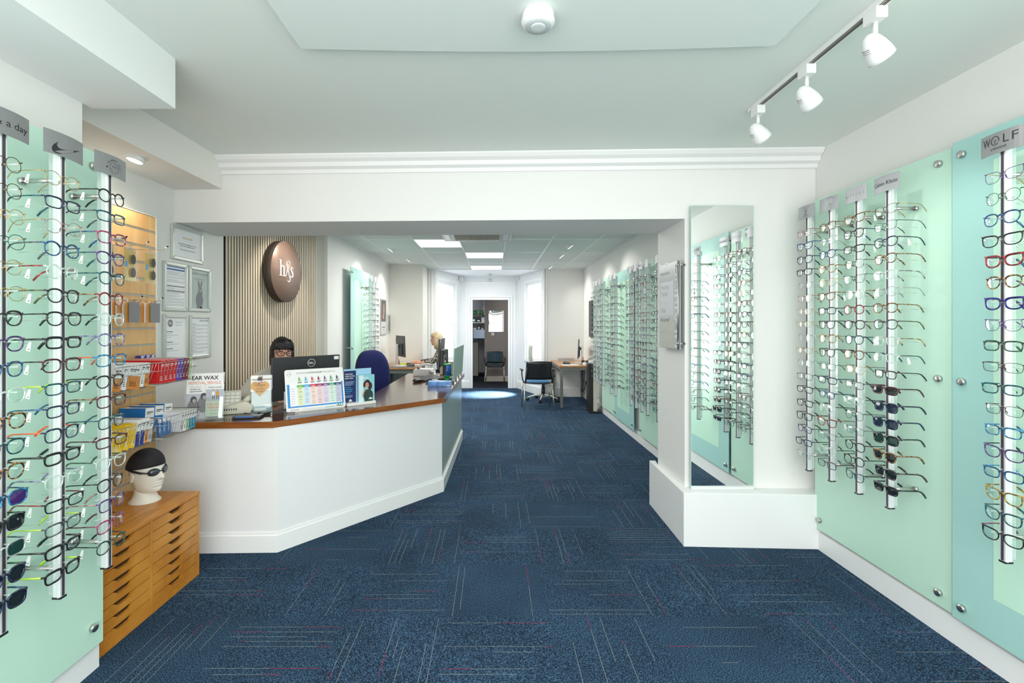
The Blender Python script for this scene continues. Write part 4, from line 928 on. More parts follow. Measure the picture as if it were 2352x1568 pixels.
def d3(m, W_, H_, b):
    m.text('haine smith', 0.032, 0, 0, b + H_ * .88, 1, w=W_ * .92); m.text('OPTICIANS', 0.008, W_ * .25, 0, b + H_ * .84, 5, w=.06); m.text('WILD ABOUT VISION', 0.010, 0, 0, b + H_ * .76, 1, w=W_ * .6)
    ell(m, -.004, b + .060, .042, .062, 1); ell(m, .006, b + .125, .027, .032, 1, y=-.0001)
    for x, a in ((-.012, 12), (.016, -12)):
        q = [(.009 * math.cos(t_), .034 * math.sin(t_)) for t_ in [k * math.pi / 8 for k in range(16)]]
        m.add([(x + u * math.cos(R(a)) - v_ * math.sin(R(a)), 0, b + .178 + u * math.sin(R(a)) + v_ * math.cos(R(a))) for u, v_ in q], [tuple(range(16))], 1)
    for x in (-.030, .010, .022): ell(m, x, b + .006, .012, .006, 1, 10)
    for x in (-.006, .020): m.tube([(x + .011 * math.cos(t_), -.0005, b + .132 + .010 * math.sin(t_)) for t_ in [k * math.pi / 6 for k in range(12)]], .0011, 4, True, 4)
    m.tube([(.004, -.0005, b + .134), (.010, -.0005, b + .134)], .0011, 4, m=4)
def d4(m, W_, H_, b):
    ell(m, -W_ * .27, b + H_ * .87, .026, .026, 1); m.text('h&s', 0.028, -W_ * .27, -.0003, b + H_ * .845, 4, w=.036)
    m.text('Registered', 0.016, -W_ * .02, 0, b + H_ * .88, 5, 'l', w=.075).text('Opticians', 0.016, -W_ * .02, 0, b + H_ * .81, 5, 'l', w=.065)
    z = b + H_ * .66
    for n_ in (4, 2, 2):
        m.box(-W_ / 2 + .006, -W_ / 2 + .07, 0, .0003, z, z + .004, 0); lines(m, -W_ / 2 + .006, z - .014, W_ * .62, n_ - 1, .012, 5, .0025, n_); z -= .013 * n_ + .020
def d5(m, W_, H_, b):
    m.text('haine smith', 0.019, W_ / 2 - .004, 0, b + H_ * .92, 0, 'r', w=.10)
    z = b + H_ * .85
    for k in range(8): m.box(-W_ / 2 + .004, -W_ / 2 + .045, 0, .0003, z, z + .003, 1); lines(m, -W_ / 2 + .004, z - .007, W_ - .01, 3, .005, 5, .0018, k); z -= .0285
notice(3.19, 3.533, 1.904, 2.150, 'landscape framed notice with two bold lines, topmost on the recess wall', d1)
notice(3.112, 3.357, 1.540, 1.880, 'framed notice with a blue header band and dense grey text', d2)
notice(3.372, 3.630, 1.543, 1.880, 'framed grey-green poster of a rabbit wearing spectacles', d3, mat('sage_sheet', (0.42, 0.50, 0.48), 0.4))
notice(3.110, 3.362, 1.180, 1.519, 'framed registered opticians notice with a round dark emblem', d4)
notice(3.380, 3.630, 1.192, 1.518, 'framed text notice with a small heading, lowest next to the slatted wall', d5)
t = thing('paper_note', 'small white paper note on the wall behind the ear wax poster', 'paper', (-2.2385, 3.20, 1.085), 90)
MB().box(-0.04, 0.04, -0.001, 0, 0, 0.075).build('note_sheet', PAPER, t); MB().box(-0.03, 0.03, -0.0014, -0.001, 0.02, 0.023).box(-0.03, 0.02, -0.0014, -0.001, 0.03, 0.033).build('note_print', GREYINK, t)

# ================================================================ slatted reception wall and round sign
A, B = Vector((-2.248, 3.83, 0)), Vector((-2.050, 5.29, 0)); L = (B - A).length; an = math.atan2((B - A).y, (B - A).x)
t = thing('slatted_wall_panel', 'tall acoustic wall panel of pale vertical wood slats on black felt', 'wall panel', tuple(A), math.degrees(an))
MB().box(0, L, -0.012, 0.0, 0, 2.54).build('black_felt', mat('black_felt', (0.012, 0.011, 0.010), 0.9), t)
SL = wood('pale_slat_oak', '#cbbca3', '#dfd1ba', 0.5, (20, 20, 0.5), 6)
m = MB(); p = L / 42
for k in range(42): m.box(k * p + p * .34, (k + 1) * p, -0.0140, -0.012, 0, 2.54)
m.build('slat', SL, t)
BR = mat('bronze_sign', (0.23, 0.150, 0.115), 0.36, 0.25, bump=(400, 0.05)); BRD = mat('bronze_sign_edge', (0.045, 0.03, 0.022), 0.5)
c = A + (B - A) * 0.50
t = thing('round_sign', 'bronze disc sign with white h&s lettering on the slatted wall', 'sign', (c.x, c.y, 1.965), math.degrees(an))
prof = [(0.0, 0.0)]
m = MB().lathe([(0.29, -0.025), (0.299, -0.027), (0.30, -0.030), (0.30, -0.104)], 64, axis='y', sx=0.86); m.build('disc_rim', BRD, t)
MB().lathe([(0.3005, -0.100), (0.3005, -0.108), (0.299, -0.110)], 64, axis='y', sx=0.86).build('disc_face', BR, t)
WL = mat('white_letter', (0.90, 0.91, 0.93), 0.35, emit=0.12)
m = MB(Matrix.Translation((-0.015, -0.112, -0.05)))
def stem(x, z0_, z1_, w0): m.box(x, x + w0, -0.004, 0, z0_, z1_)
def ribbon(pts):     # x, z, half width
    L_ = []; R_ = []
    for i, (x, z, w_) in enumerate(pts):
        a = pts[max(0, i - 1)]; b_ = pts[min(len(pts) - 1, i + 1)]; d_ = Vector((b_[0] - a[0], b_[1] - a[1])).normalized(); nn = Vector((-d_.y, d_.x)) * w_
        L_.append((x + nn.x, z + nn.y)); R_.append((x - nn.x, z - nn.y))
    v_ = [(x, -0.004, z) for x, z in L_] + [(x, -0.004, z) for x, z in R_] + [(x, 0, z) for x, z in L_] + [(x, 0, z) for x, z in R_]; n_ = len(pts); fs_ = []
    for i in range(n_ - 1): fs_ += [(i, i + n_, i + 1 + n_, i + 1), (i, i + 1, i + 1 + 2 * n_, i + 2 * n_), (i + n_, i + 3 * n_, i + 1 + 3 * n_, i + 1 + n_)]
    m.add(v_, fs_)
stem(-0.105, 0, 0.155, 0.017); m.box(-0.118, -0.075, -0.004, 0, 0, 0.005); m.box(-0.118, -0.104, -0.004, 0, 0.149, 0.155)
ribbon([(-0.090, 0.075, .0015), (-0.080, 0.092, .002), (-0.065, 0.101, .004), (-0.050, 0.095, .007), (-0.043, 0.078, .0085), (-0.042, 0.05, .0085), (-0.042, 0.0, .0085)])
m.box(-0.064, -0.020, -0.004, 0, 0, 0.005)
ribbon([(0.118, 0.083, .0012), (0.113, 0.095, .002), (0.096, 0.101, .003), (0.080, 0.092, .006), (0.079, 0.076, .009), (0.094, 0.056, .011), (0.108, 0.038, .010), (0.109, 0.018, .007), (0.098, 0.002, .003), (0.082, 0.000, .002), (0.073, 0.010, .0014), (0.070, 0.022, .001)])
ribbon([(0.052, 0.135, .003), (0.040, 0.150, .003), (0.022, 0.152, .0015), (0.008, 0.140, .0012), (0.003, 0.120, .0012), (0.012, 0.085, .0014), (0.030, 0.040, .002), (0.048, -0.005, .002), (0.058, -0.018, .0012)])
ribbon([(-0.018, 0.005, .002), (-0.006, 0.015, .0015), (0.010, 0.060, .0012), (0.015, 0.085, .001)])
ribbon([(0.016, 0.085, .001), (0.030, 0.045, .0015), (0.050, 0.005, .0018), (0.066, 0.000, .0015), (0.074, 0.012, .001)])
ribbon([(0.012, -0.035, .0015), (0.028, -0.047, .003), (0.046, -0.046, .003), (0.062, -0.030, .002), (0.068, -0.005, .0012)])
m.build('sign_lettering', WL, t)
spot('assumed_reception_spot', (-1.62, 4.35, 2.50), (-2.17, 4.55, 1.5), 48, (1.0, 0.95, 0.86), 80, 0.9)  # assumed spot without a fitting, brightening the slats and round sign
# ================================================================ reception desk
DW = mat('desk_white_laminate', (0.82, 0.84, 0.85), 0.35)
DSIDE = mat('desk_side_satin', (0.46, 0.53, 0.50), 0.22, spec=0.6)
MAH = wood('dark_walnut_top', '#45271b', '#5c3726', 0.16, (1.5, 8, 1), 4, coat=0.5)
MAHE = wood('oak_edge_band', '#774014', '#92551f', 0.35, (1, 1, 8), 6)
t = thing('reception_desk', 'white angled reception desk with dark polished wooden worktop', 'reception desk', (-1.0, 3.6, 0))
Q = Matrix.Translation((1.0, -3.6, 0))
outer = [(-2.232, 2.925), (-1.385, 2.945), (-0.452, 4.005), (-0.41, 5.82)]
def inset(pts, d):
    out = []
    for i, p in enumerate(pts):
        a = Vector(pts[max(0, i - 1)]); b = Vector(pts[min(len(pts) - 1, i + 1)]); p = Vector(p)
        d1 = (p - a).normalized() if i else (b - p).normalized(); d2 = (b - p).normalized() if i < len(pts) - 1 else d1
        n1 = Vector((-d1.y, d1.x)); n2 = Vector((-d2.y, d2.x)); nn = (n1 + n2).normalized(); out.append(tuple(p + nn * d / max(.3, nn.dot(n1))))
    return out
inn = inset(outer, 0.022)
for i, (nm, mt) in enumerate((('front_panel', DW), ('front_panel', DW), ('side_panel', DSIDE))):
    MB(Q).slab([outer[i], outer[i + 1], inn[i + 1], inn[i]], 0.0, 0.79).build(nm, mt, t, label='pale green satin panel' if i == 2 else None)
sk = inset(outer, -0.016)
sk0 = [(-2.232, sk[0][1])] + sk[1:]
for i in range(3):
    MB(Q).slab([sk0[i], sk0[i + 1], outer[i + 1], outer[i]], 0.0, 0.105).slab([tuple((Vector(sk0[i]) + Vector(outer[i])) / 2), tuple((Vector(sk0[i + 1]) + Vector(outer[i + 1])) / 2), outer[i + 1], outer[i]], 0.105, 0.122).build('kickboard', GLOSSW, t)
top = [(-2.235, 2.897), (-1.406, 2.933), (-0.417, 3.876), (-0.380, 5.80), (-1.08, 5.80), (-1.08, 4.12), (-1.70, 3.47), (-2.235, 3.44)]
MB(Q).slab(top, 0.792, 0.830).build('worktop', MAH, t, bevel=0.002)
eo = inset(top[:4], -0.004)
for i, mt in enumerate((MAHE, MAHE, mat('dark_metal_edge', (0.10, 0.09, 0.09), 0.25, 0.5))):
    MB(Q).slab([eo[i], eo[i + 1], top[i + 1], top[i]], 0.7905, 0.8295).build('edge_band', mt, t, label='dark metallic edge strip' if i == 2 else None)
T = 0.8305
# things on the desk
def stand_card(m, w_, h_, th, lean):      # leaning board matrix helper
    return Matrix.Rotation(R(-lean), 4, 'X')
ORG = mat('coral_ink', hx('#e8763f'), 0.6); SEA = mat('photo_sea', hx('#b9bfcc'), 0.5); MUST = mat('mustard_coat', hx('#d99a1e'), 0.5); PSAGE = mat('leaflet_sage', hx('#c9d6c8'), 0.5)
t = thing('poster_holder', 'acrylic stand holding an ear wax removal poster and a leaflet', 'poster', (-1.888, 2.985, T), 17)
Ml = Matrix.Translation((0, 0.03, 0)) @ Matrix.Rotation(R(-9), 4, 'X')
MB(Ml).box(-0.112, 0.112, -0.003, 0.001, 0, 0.302).build('acrylic_back', CLEAR, t); MB().box(-0.112, 0.112, -0.035, 0.06, 0, 0.003).build('acrylic_foot', CLEAR, t)
m = MB(Ml).box(-0.106, 0.106, -0.005, -0.003, 0.006, 0.298, 0)
m.text('EAR WAX', 0.036, 0, -0.0056, 0.255, 1, w=0.155, bold=True).text('REMOVAL SERVICE', 0.026, 0, -0.0056, 0.226, 2, w=0.185)
m.text('Ask us about', 0.011, -0.085, -0.0056, 0.205, 3, 'l', w=.065).text('booking an', 0.013, -0.085, -0.0056, 0.190, 1, 'l', w=.06, bold=True).text('appointment', 0.013, -0.085, -0.0056, 0.176, 1, 'l', w=.07, bold=True)
m.box(-0.106, 0.106, -0.0056, -0.005, 0.007, 0.165, 4)
for cx, cz in ((-0.062, 0.115), (-0.005, 0.135)): ell(m, cx, cz - .04, .034, .055, 3, y=-.0058); ell(m, cx, cz + .012, .018, .022, 5, y=-.0060); ell(m, cx + .004, cz + .004, .010, .013, 6, y=-.0062)
m.build('ear_wax_poster', [PAPER, INK, ORG, GREYINK, SEA, mat('photo_dark', (0.08, 0.08, 0.09), 0.6), mat('photo_skin', (0.45, 0.42, 0.42), 0.6)], t)
m = MB(Ml).box(0.012, 0.116, -0.022, -0.016, 0.015, 0.225, 0)
m.text('haine smith', 0.017, 0.064, -0.0226, 0.198, 1, w=.075); m.box(0.012, 0.116, -0.0224, -0.022, 0.115, 0.190, 4); m.box(0.012, 0.116, -0.0224, -0.022, 0.015, 0.115, 7)
m.text('EAR WAX', 0.019, 0.064, -0.0230, 0.085, 2, w=.082).text('REMOVAL', 0.018, 0.064, -0.0230, 0.065, 2, w=.065).text('Service', 0.012, 0.064, -0.0230, 0.050, 3, w=.038)
m.box(0.045, 0.08, -0.0226, -0.0224, 0.030, 0.032, 1)
for cx, mi in ((0.055, 0), (0.078, 6)):
    ell(m, cx, 0.162, .009, .015, mi if mi else 0, 12, -.0228); ell(m, cx, 0.182, .004, .005, 5, 10, -.0229)
    for q in (-.005, .004): m.box(cx + q, cx + q + .004, -.0227, -.0224, 0.126, 0.150, 1)
m.build('ear_wax_leaflet', [PAPER, INK, ORG, GREYINK, SEA, mat('photo_skin2', (0.5, 0.3, 0.22), 0.6), MUST, PSAGE], t)
MB(Ml).box(0.008, 0.120, -0.027, -0.0255, 0.004, 0.14).box(0.008, 0.120, -0.027, -0.006, 0.004, 0.010).build('leaflet_pocket', CLEAR, t)
CREAM = mat('cream_plastic', (0.56, 0.56, 0.46), 0.4)
# card terminal / till printer
t = thing('card_terminal', 'cream desktop terminal with grey key panel beside the ear wax poster', 'card terminal', (-1.80, 3.24, T), 20)
MB().prism([(-0.09, 0), (0.09, 0), (0.105, 0.03), (0.105, 0.055), (0.06, 0.085), (-0.09, 0.055)], -0.08, 0.09).build('terminal_body', CREAM, t, bevel=0.008, segs=3)
M = Matrix.Translation((-0.045, 0.0, 0.085)) @ Matrix.Rotation(R(58), 4, 'X')
MB(M).box(-0.065, 0.065, -0.05, 0.075, -0.006, 0.006).build('key_panel', mat('key_panel_grey', (0.42, 0.44, 0.40), 0.4), t, bevel=0.003)
m = MB(M)
for i in range(4):
    for j in range(4): m.box(-0.056 + i * 0.029, -0.034 + i * 0.029, -0.040 + j * 0.026, -0.022 + j * 0.026, 0.006, 0.009)
m.build('keypad', mat('key_grey', (0.60, 0.62, 0.58), 0.4), t)
m = MB()
for i in range(6): m.box(-0.07 + 0.014 * i, -0.063 + 0.014 * i, -0.0815, -0.080, 0.028, 0.042)
m.build('speaker_slot', DARK, t)
MB().tube([(0.045, -0.03, 0.08), (0.075, -0.02, 0.10), (0.10, 0.03, 0.09), (0.085, 0.07, 0.05)], [0.016, 0.022, 0.022, 0.016], 10).build('handset', CREAM, t)
# flat black reader with its cable
t = thing('card_reader', 'flat black reader with a blue stripe lying at the desk front', 'card reader', (-1.63, 3.06, T), 10)
MB().box(-0.085, 0.085, -0.045, 0.045, 0, 0.016).build('reader_body', mat('dark_slate_plastic', (0.03, 0.035, 0.045), 0.35), t, bevel=0.004); MB().box(-0.065, 0.045, -0.0455, -0.043, 0.010, 0.0175).build('blue_stripe', mat('blue_stripe', hx('#3f6fb5'), 0.4), t)
t = thing('black_cable', 'tangled black cables behind the flat reader on the desk', 'cable', (-1.60, 3.18, T))
MB().tube([(-0.12, 0.0, 0.006), (-0.05, -0.04, 0.006), (0.03, -0.03, 0.012), (0.10, 0.01, 0.018), (0.17, 0.06, 0.03), (0.22, 0.10, 0.045)], 0.0035, 6).tube([(-0.16, 0.03, 0.005), (-0.08, 0.02, 0.02), (-0.02, -0.05, 0.006), (0.06, -0.07, 0.005), (0.10, -0.04, 0.01), (0.16, 0.0, 0.007), (0.22, 0.02, 0.006)], 0.003, 6).build('cable_run', BLACK, t)
MB().tube([(-0.02, -0.03, 0.01), (0.0, -0.055, 0.02), (0.04, -0.05, 0.01), (0.05, -0.02, 0.006), (0.02, -0.01, 0.012)], 0.0035, 6).box(0.02, 0.06, -0.02, 0.0, 0, 0.014).build('cable_plug', BLACK, t)
# leaflet box with wooden heart
t = thing('leaflet_holder', 'clear holder with a wooden heart tag hanging from a black clip', 'leaflet holder', (-1.655, 3.285, T), 24)
MB().box(-0.068, 0.068, 0.0, 0.003, 0, 0.255).box(-0.068, 0.068, -0.055, -0.052, 0, 0.16).box(-0.068, -0.065, -0.055, 0.003, 0, 0.17).box(0.065, 0.068, -0.055, 0.003, 0, 0.17).box(-0.068, 0.068, -0.055, 0.003, 0, 0.003).build('clear_holder', CLEAR, t)
m = MB().box(-0.062, 0.062, -0.046, -0.002, 0.004, 0.225, 0).box(-0.062, 0.062, -0.0466, -0.046, 0.004, 0.045, 1).box(-0.045, 0.03, -0.0472, -0.0466, 0.012, 0.032, 0)
m.build('leaflet', [PAPER, mat('leaflet_blue_grey', hx('#9fbcc4'), 0.5)], t)
hp = []
for k in range(40):
    a = 2 * math.pi * k / 40; hp.append((0.0036 * 16 * math.sin(a) ** 3, 0.0036 * (13 * math.cos(a) - 5 * math.cos(2 * a) - 2 * math.cos(3 * a) - math.cos(4 * a))))
m = MB(Matrix.Translation((-0.008, -0.060, 0.175))).prism(hp[::-1], -0.003, 0, 0)
m.text('Colleagues', 0.016, 0, -0.0036, 0.014, 1, w=.07).text('MET YOU', 0.007, 0, -0.0036, 0.003, 1, w=.024).text('FOR A LIFETIME', 0.007, 0, -0.0036, -0.006, 1, w=.05).text('WE WERE MADE TO', 0.007, 0, -0.0036, -0.015, 1, w=.055).text('Friends', 0.014, 0, -0.0036, -0.030, 1, w=.045).text('THANKS', 0.006, -.03, -0.0036, 0.034, 1, w=.022)
m.build('wooden_heart', [mat('plywood_heart', hx('#d8a868'), 0.5), INK], t)
MB().box(-0.022, 0.004, -0.062, 0.006, 0.225, 0.240).tube([(-0.02, -0.055, 0.24), (-0.016, -0.05, 0.256), (-0.01, -0.055, 0.24)], 0.0012, 4).tube([(-0.006, -0.055, 0.24), (-0.002, -0.05, 0.256), (0.003, -0.055, 0.24)], 0.0012, 4).build('black_clip', BLACK, t)
MB().tube([(-0.008, -0.064, 0.232), (0.006, -0.066, 0.222), (0.002, -0.066, 0.212), (-0.012, -0.066, 0.206), (-0.022, -0.066, 0.200), (-0.008, -0.066, 0.215)], 0.0013, 5).build('red_string', mat('red_string', (0.25, 0.02, 0.03), 0.7), t)
# monitors
def monitor(x, y, rz, z0, label, zb=0.07, w_=0.54, h_=0.325, tilt=4, brand=False, post=True, light=False):
    t = thing('computer_monitor', label, 'monitor', (x, y, z0), rz)
    cz = zb + h_ / 2; M = Matrix.Translation((0, 0, cz)) @ Matrix.Rotation(R(tilt), 4, 'X')     # local -y is the BACK, +y the screen
    MB(M).box(-w_ / 2, w_ / 2, -0.008, 0.012, -h_ / 2, h_ / 2).prism([(-w_ * .3, -h_ * .42), (w_ * .3, -h_ * .42), (w_ * .3, h_ * .12), (-w_ * .3, h_ * .12)], -0.03, -0.006).build('monitor_shell', DARK, t, bevel=0.004)
    MB(M).box(-w_ / 2 + .008, w_ / 2 - .008, 0.0122, 0.0126, -h_ / 2 + .016, h_ / 2 - .008).build('screen', mat('screen_glow', (0.1, 0.12, 0.15), 0.2, emit=0.5, ecol='#9fb4cc'), t)
    SM = mat('silver_stand', (0.62, 0.63, 0.62), 0.35, 0.4) if light else DARK
    if post:
        MB().box(-0.035, 0.035, -0.075, -0.050, 0.0, cz + 0.04).build('stand_post', SM, t, bevel=0.004)
        MB().box(-0.025, 0.025, -0.055, -0.025, cz - 0.02, cz + 0.02).build('mount_arm', DARK, t)
        MB().box(-0.12, 0.12, -0.13, 0.07, 0, 0.012).build('stand_base', SM, t, bevel=0.004)
    MB(M).box(-w_ / 2 + 0.01, -w_ / 2 + 0.035, -0.0095, -0.008, h_ / 2 - 0.04, h_ / 2 - 0.012).build('asset_sticker', PAPER, t) if not brand else None
    if brand:
        m = MB(M @ Matrix.Translation((0.03, -0.031, h_ * .5 - 0.052)) @ Matrix.Scale(0.85, 4))
        n_ = 28; m.tube([(0.034 * math.cos(2 * math.pi * k / n_), 0.022, 0.034 * math.sin(2 * math.pi * k / n_)) for k in range(n_)], 0.0022, 4, True)
        for ch, x_, r_ in (('D', -0.0205, 0), ('E', -0.0075, 28), ('L', 0.006, 0), ('L', 0.018, 0)):
            M2 = m.M; m.M = M2 @ Matrix.Translation((x_, 0.021, 0)) @ Matrix.Rotation(R(-r_), 4, 'Y'); m.text(ch, 0.022, 0, 0, -0.008, 0, w=0.013, bold=True); m.M = M2
        m.build('monitor_emblem', mat('emblem_white', (0.85, 0.87, 0.86), 0.4), t, label='white round brand emblem')
        MB(M).box(w_ / 2 - 0.05, w_ / 2 - 0.01, -0.0095, -0.008, h_ / 2 - 0.036, h_ / 2 - 0.010).build('asset_sticker', PAPER, t)
    return t
ang_m = math.degrees(math.atan2(3.79 - 3.40, -1.276 + 1.645))
monitor(-1.46, 3.595, ang_m, 0.831, 'large black monitor seen from behind in front of the dark-haired person', 0.045, 0.537, 0.325, 3, True)
# dry eye chart
DBL = mat('chart_blue', hx('#2f8bd3'), 0.5)
cc = dict(g=hx('#5fb32e'), b=hx('#2aa3dc'), r=hx('#cf2530'), m=hx('#8f1c48'), p=hx('#7a3d95'), e=hx('#1f9b67'), n=hx('#1d2760'))
cl = dict(g=hx('#dfeac6'), b=hx('#cfe4f3'), r=hx('#f5dcd3'), m=hx('#ecd2d8'), p=hx('#ded4e8'), e=hx('#d3ebdd'), n=hx('#c9c9dd'))
ang_c = math.degrees(math.atan2(3.46 - 3.22, -1.12 + 1.44))
t = thing('display_board', 'rounded white board with a chart about dry eye relief standing on the desk', 'display board', (-1.285, 3.345, T), ang_c)
Ml = Matrix.Translation((0, -0.01, 0.0)) @ Matrix.Rotation(R(-13), 4, 'X'); Wb, Hb = 0.415, 0.30
rp = []
for cx, cz, a0 in ((Wb / 2 - .015, .015, -90), (Wb / 2 - .015, Hb - .015, 0), (-Wb / 2 + .015, Hb - .015, 90), (-Wb / 2 + .015, .015, 180)): rp += [(cx + .015 * math.cos(R(a0 + k * 22.5)), cz + .015 * math.sin(R(a0 + k * 22.5))) for k in range(5)]
MB(Ml).prism(rp, 0, 0.004).build('board', WPL, t); MB().box(-0.10, 0.10, -0.02, 0.085, 0, 0.006).box(-0.09, 0.09, 0.05, 0.056, 0, 0.10).build('board_foot', CLEAR, t)
m = MB(Ml); mm = [INK, GREYINK, DBL, PAPER] + [mat('chart_' + k, v_, 0.5) for k, v_ in cc.items()] + [mat('chart_light_' + k, v_, 0.5) for k, v_ in cl.items()]
m.text('PROVIDING', 0.015, -0.055, -0.0008, 0.268, 1, 'r', w=.072).text('24 HOUR RELIEF', 0.015, -0.051, -0.0008, 0.268, 0, 'l', w=.10, bold=True).text('FROM DRY EYE', 0.015, 0.054, -0.0008, 0.268, 1, 'l', w=.092)
m.tube([(-0.178 + .014 * math.cos(k * math.pi / 8), -.0006, .268 + .014 * math.sin(k * math.pi / 8)) for k in range(16)], .0009, 4, True, 1); m.text('c', 0.016, -.183, -.0008, .264, 1); ell(m, -.172, .268, .003, .003, 1, 8, -.0008)
m.box(-0.196, 0.196, -.0007, 0, 0.030, 0.195, 2); m.box(-0.180, 0.184, -.0011, 0, 0.040, 0.200, 3)
x = -0.130
for i, k in enumerate('gbrmpen'):
    w_ = 0.0447; x0_ = x + i * w_; m.box(x0_, x0_ + w_, -.0014, 0, 0.170, 0.188, 4 + i); m.box(x0_, x0_ + w_, -.0014, 0, 0.044, 0.170, 11 + i)
    m.box(x0_ + .013, x0_ + .023, -.0012, 0, 0.214, 0.236, 4 + i); m.box(x0_ + .015, x0_ + .021, -.0012, 0, 0.236, 0.244, 1)
    for q in range(3): m.box(x0_ + .026, x0_ + .031, -.0012, 0, 0.214 + q * .007, 0.217 + q * .007, 4 + i)
    m.box(x0_ + .006, x0_ + .036, -.0012, 0, 0.204, 0.208, 0); m.box(x0_ + .010, x0_ + .028, -.0012, 0, 0.198, 0.201, 4 + i); m.box(x0_ + .008, x0_ + .036, -.0017, 0, 0.178, 0.1795, 3); m.box(x0_ + .010, x0_ + .034, -.0017, 0, 0.174, 0.1755, 3)
    rr = random.Random(i); z = 0.164
    while z > 0.052:
        n_ = rr.choice((1, 1, 2, 3)); 
        for q in range(n_): m.box(x0_ + .007 + rr.uniform(0, .004), x0_ + .036 - rr.uniform(0, .006), -.0017, 0, z, z + .0014, 1); z -= .0042
        z -= rr.choice((.005, .009))
for q in range(7): m.box(-.172, -.146, -.0014, 0, 0.16 - q * .017, 0.162 - q * .017, 1)
m.text('SCOPE', 0.013, -.180, -.0008, .010, 1, 'l', w=.055); m.box(-.10, .05, -.0008, 0, .013, .0145, 1)
for i, k in enumerate('bgb'): m.box(.055 + i * .024, .078 + i * .024, -.0008, 0, .012, .016, 4 + 'gbr'.index(k))
for i in range(7): m.box(.135 + i * .008, .141 + i * .008, -.0012, 0, .012, .018 + (i * 7 % 5) * .004, 4 + (1, 0, 5, 2, 1, 6, 0)[i])
m.build('dry_eye_chart', mm, t)
t = thing('card_holder', 'small clear holder of printed cards between the heart tag and the chart', 'card holder', (-1.487, 3.36, T), 30)
MB().box(-0.045, 0.045, 0, 0.003, 0, 0.075).box(-0.045, 0.045, -0.03, -0.027, 0, 0.04).box(-0.045, 0.045, -0.03, 0.003, 0, 0.003).build('clear_holder', CLEAR, t)
m = MB().box(-0.040, 0.040, -0.02, -0.001, 0.004, 0.13, 0)
for q in range(5): m.box(-0.032, 0.02 + (q % 2) * .01, -0.0205, -0.02, 0.115 - q * 0.010, 0.119 - q * 0.010, 1)
m.box(0.0, 0.03, -0.0312, -0.0308, 0.01, 0.032, 2).build('printed_card', [mat('pale_blue_card', (0.62, 0.72, 0.75), 0.5), GREYINK, mat('pale_print', (0.4, 0.42, 0.44), 0.5)], t)
# navy leaflet stand
NAVY = mat('leaflet_navy', hx('#16285c'), 0.4); AQUA = mat('leaflet_aqua', hx('#8fcbd6'), 0.4)
t = thing('leaflet_stand', 'navy and aqua leaflet stand showing a seated curly-haired person beside the chart', 'leaflet stand', (-1.045, 3.575, T), 40)
MB().box(-0.115, 0.115, -0.05, 0.035, 0, 0.022).build('stand_foot', WPL, t, bevel=0.002)
m = MB().box(-0.12, 0.10, 0.004, 0.007, 0.01, 0.275, 0).box(-0.12, -0.025, 0.0032, 0.004, 0.01, 0.262, 1)
z = 0.245
for k, (tx, w_) in enumerate((('TAKE YOUR', .06), ('VISION TO THE', .075), ('NEXT LEVEL', .065))): m.text(tx, 0.013, -0.112, 0.0026, 0.232 - k * 0.016, 2, 'l', w=w_, bold=True)
for k in range(5): m.box(-0.112, -0.112 + (.07, .075, .06, .072, .05)[k], 0.0026, 0.0032, 0.178 - k * .007, 0.181 - k * .007, 3)
for k in range(4): m.box(-0.112, -0.112 + (.045, .06, .055, .04)[k], 0.0026, 0.0032, 0.132 - k * .014, 0.136 - k * .014, 4)
for k in range(3): m.box(-0.112, -0.112 + (.06, .06, .05)[k], 0.0026, 0.0032, 0.072 - k * .007, 0.075 - k * .007, 3)
m.box(-0.085, -0.055, 0.0026, 0.0032, 0.026, 0.030, 2); m.prism([(-.082, .032), (-.058, .032), (-.066, .044), (-.074, .044)], .0026, .0032, 2)
m.build('backing_card', [mat('pale_sky', hx('#9fcbe6'), 0.4), NAVY, WPL, mat('navy_text', hx('#8fa3cf'), 0.5), mat('cyan_text', hx('#3fa6d8'), 0.5)], t)
m = MB().box(-0.018, 0.112, -0.030, -0.004, 0.022, 0.225, 0).box(-0.018, 0.02, -0.0306, -0.030, 0.022, 0.225, 1)
ell(m, 0.060, 0.066, .040, .048, 2, 24, -.0312); ell(m, 0.052, 0.158, .026, .030, 3, 20, -.0314); ell(m, 0.074, 0.138, .018, .030, 3, 16, -.0313); ell(m, 0.050, 0.146, .015, .021, 4, 20, -.0318)
ell(m, 0.028, 0.150, .010, .022, 3, 12, -.0315); m.tube([(0.016, -.0318, 0.062), (0.020, -.0318, 0.09), (0.036, -.0318, 0.118)], .006, 6, m=4)
for e in (-.007, .008): m.tube([(0.050 + e + .005 * math.cos(k * .785), -.0322, .151 + .004 * math.sin(k * .785)) for k in range(8)], .0006, 4, True, 5)
m.box(0.030, 0.10, -0.0318, -0.030, 0.022, 0.034, 2); m.prism([(.062, .036), (.092, .036), (.084, .050), (.072, .050)], -.0322, -.0314, 6); m.box(0.0, .06, -.0318, -.0314, .200, .206, 6)
m.build('leaflet', [AQUA, mat('aqua_light', hx('#cfe9ee'), 0.4), mat('photo_jacket', hx('#24403c'), 0.6), mat('photo_hair', hx('#33221c'), 0.6), mat('photo_face', hx('#c99b86'), 0.6), INK, WPL], t)
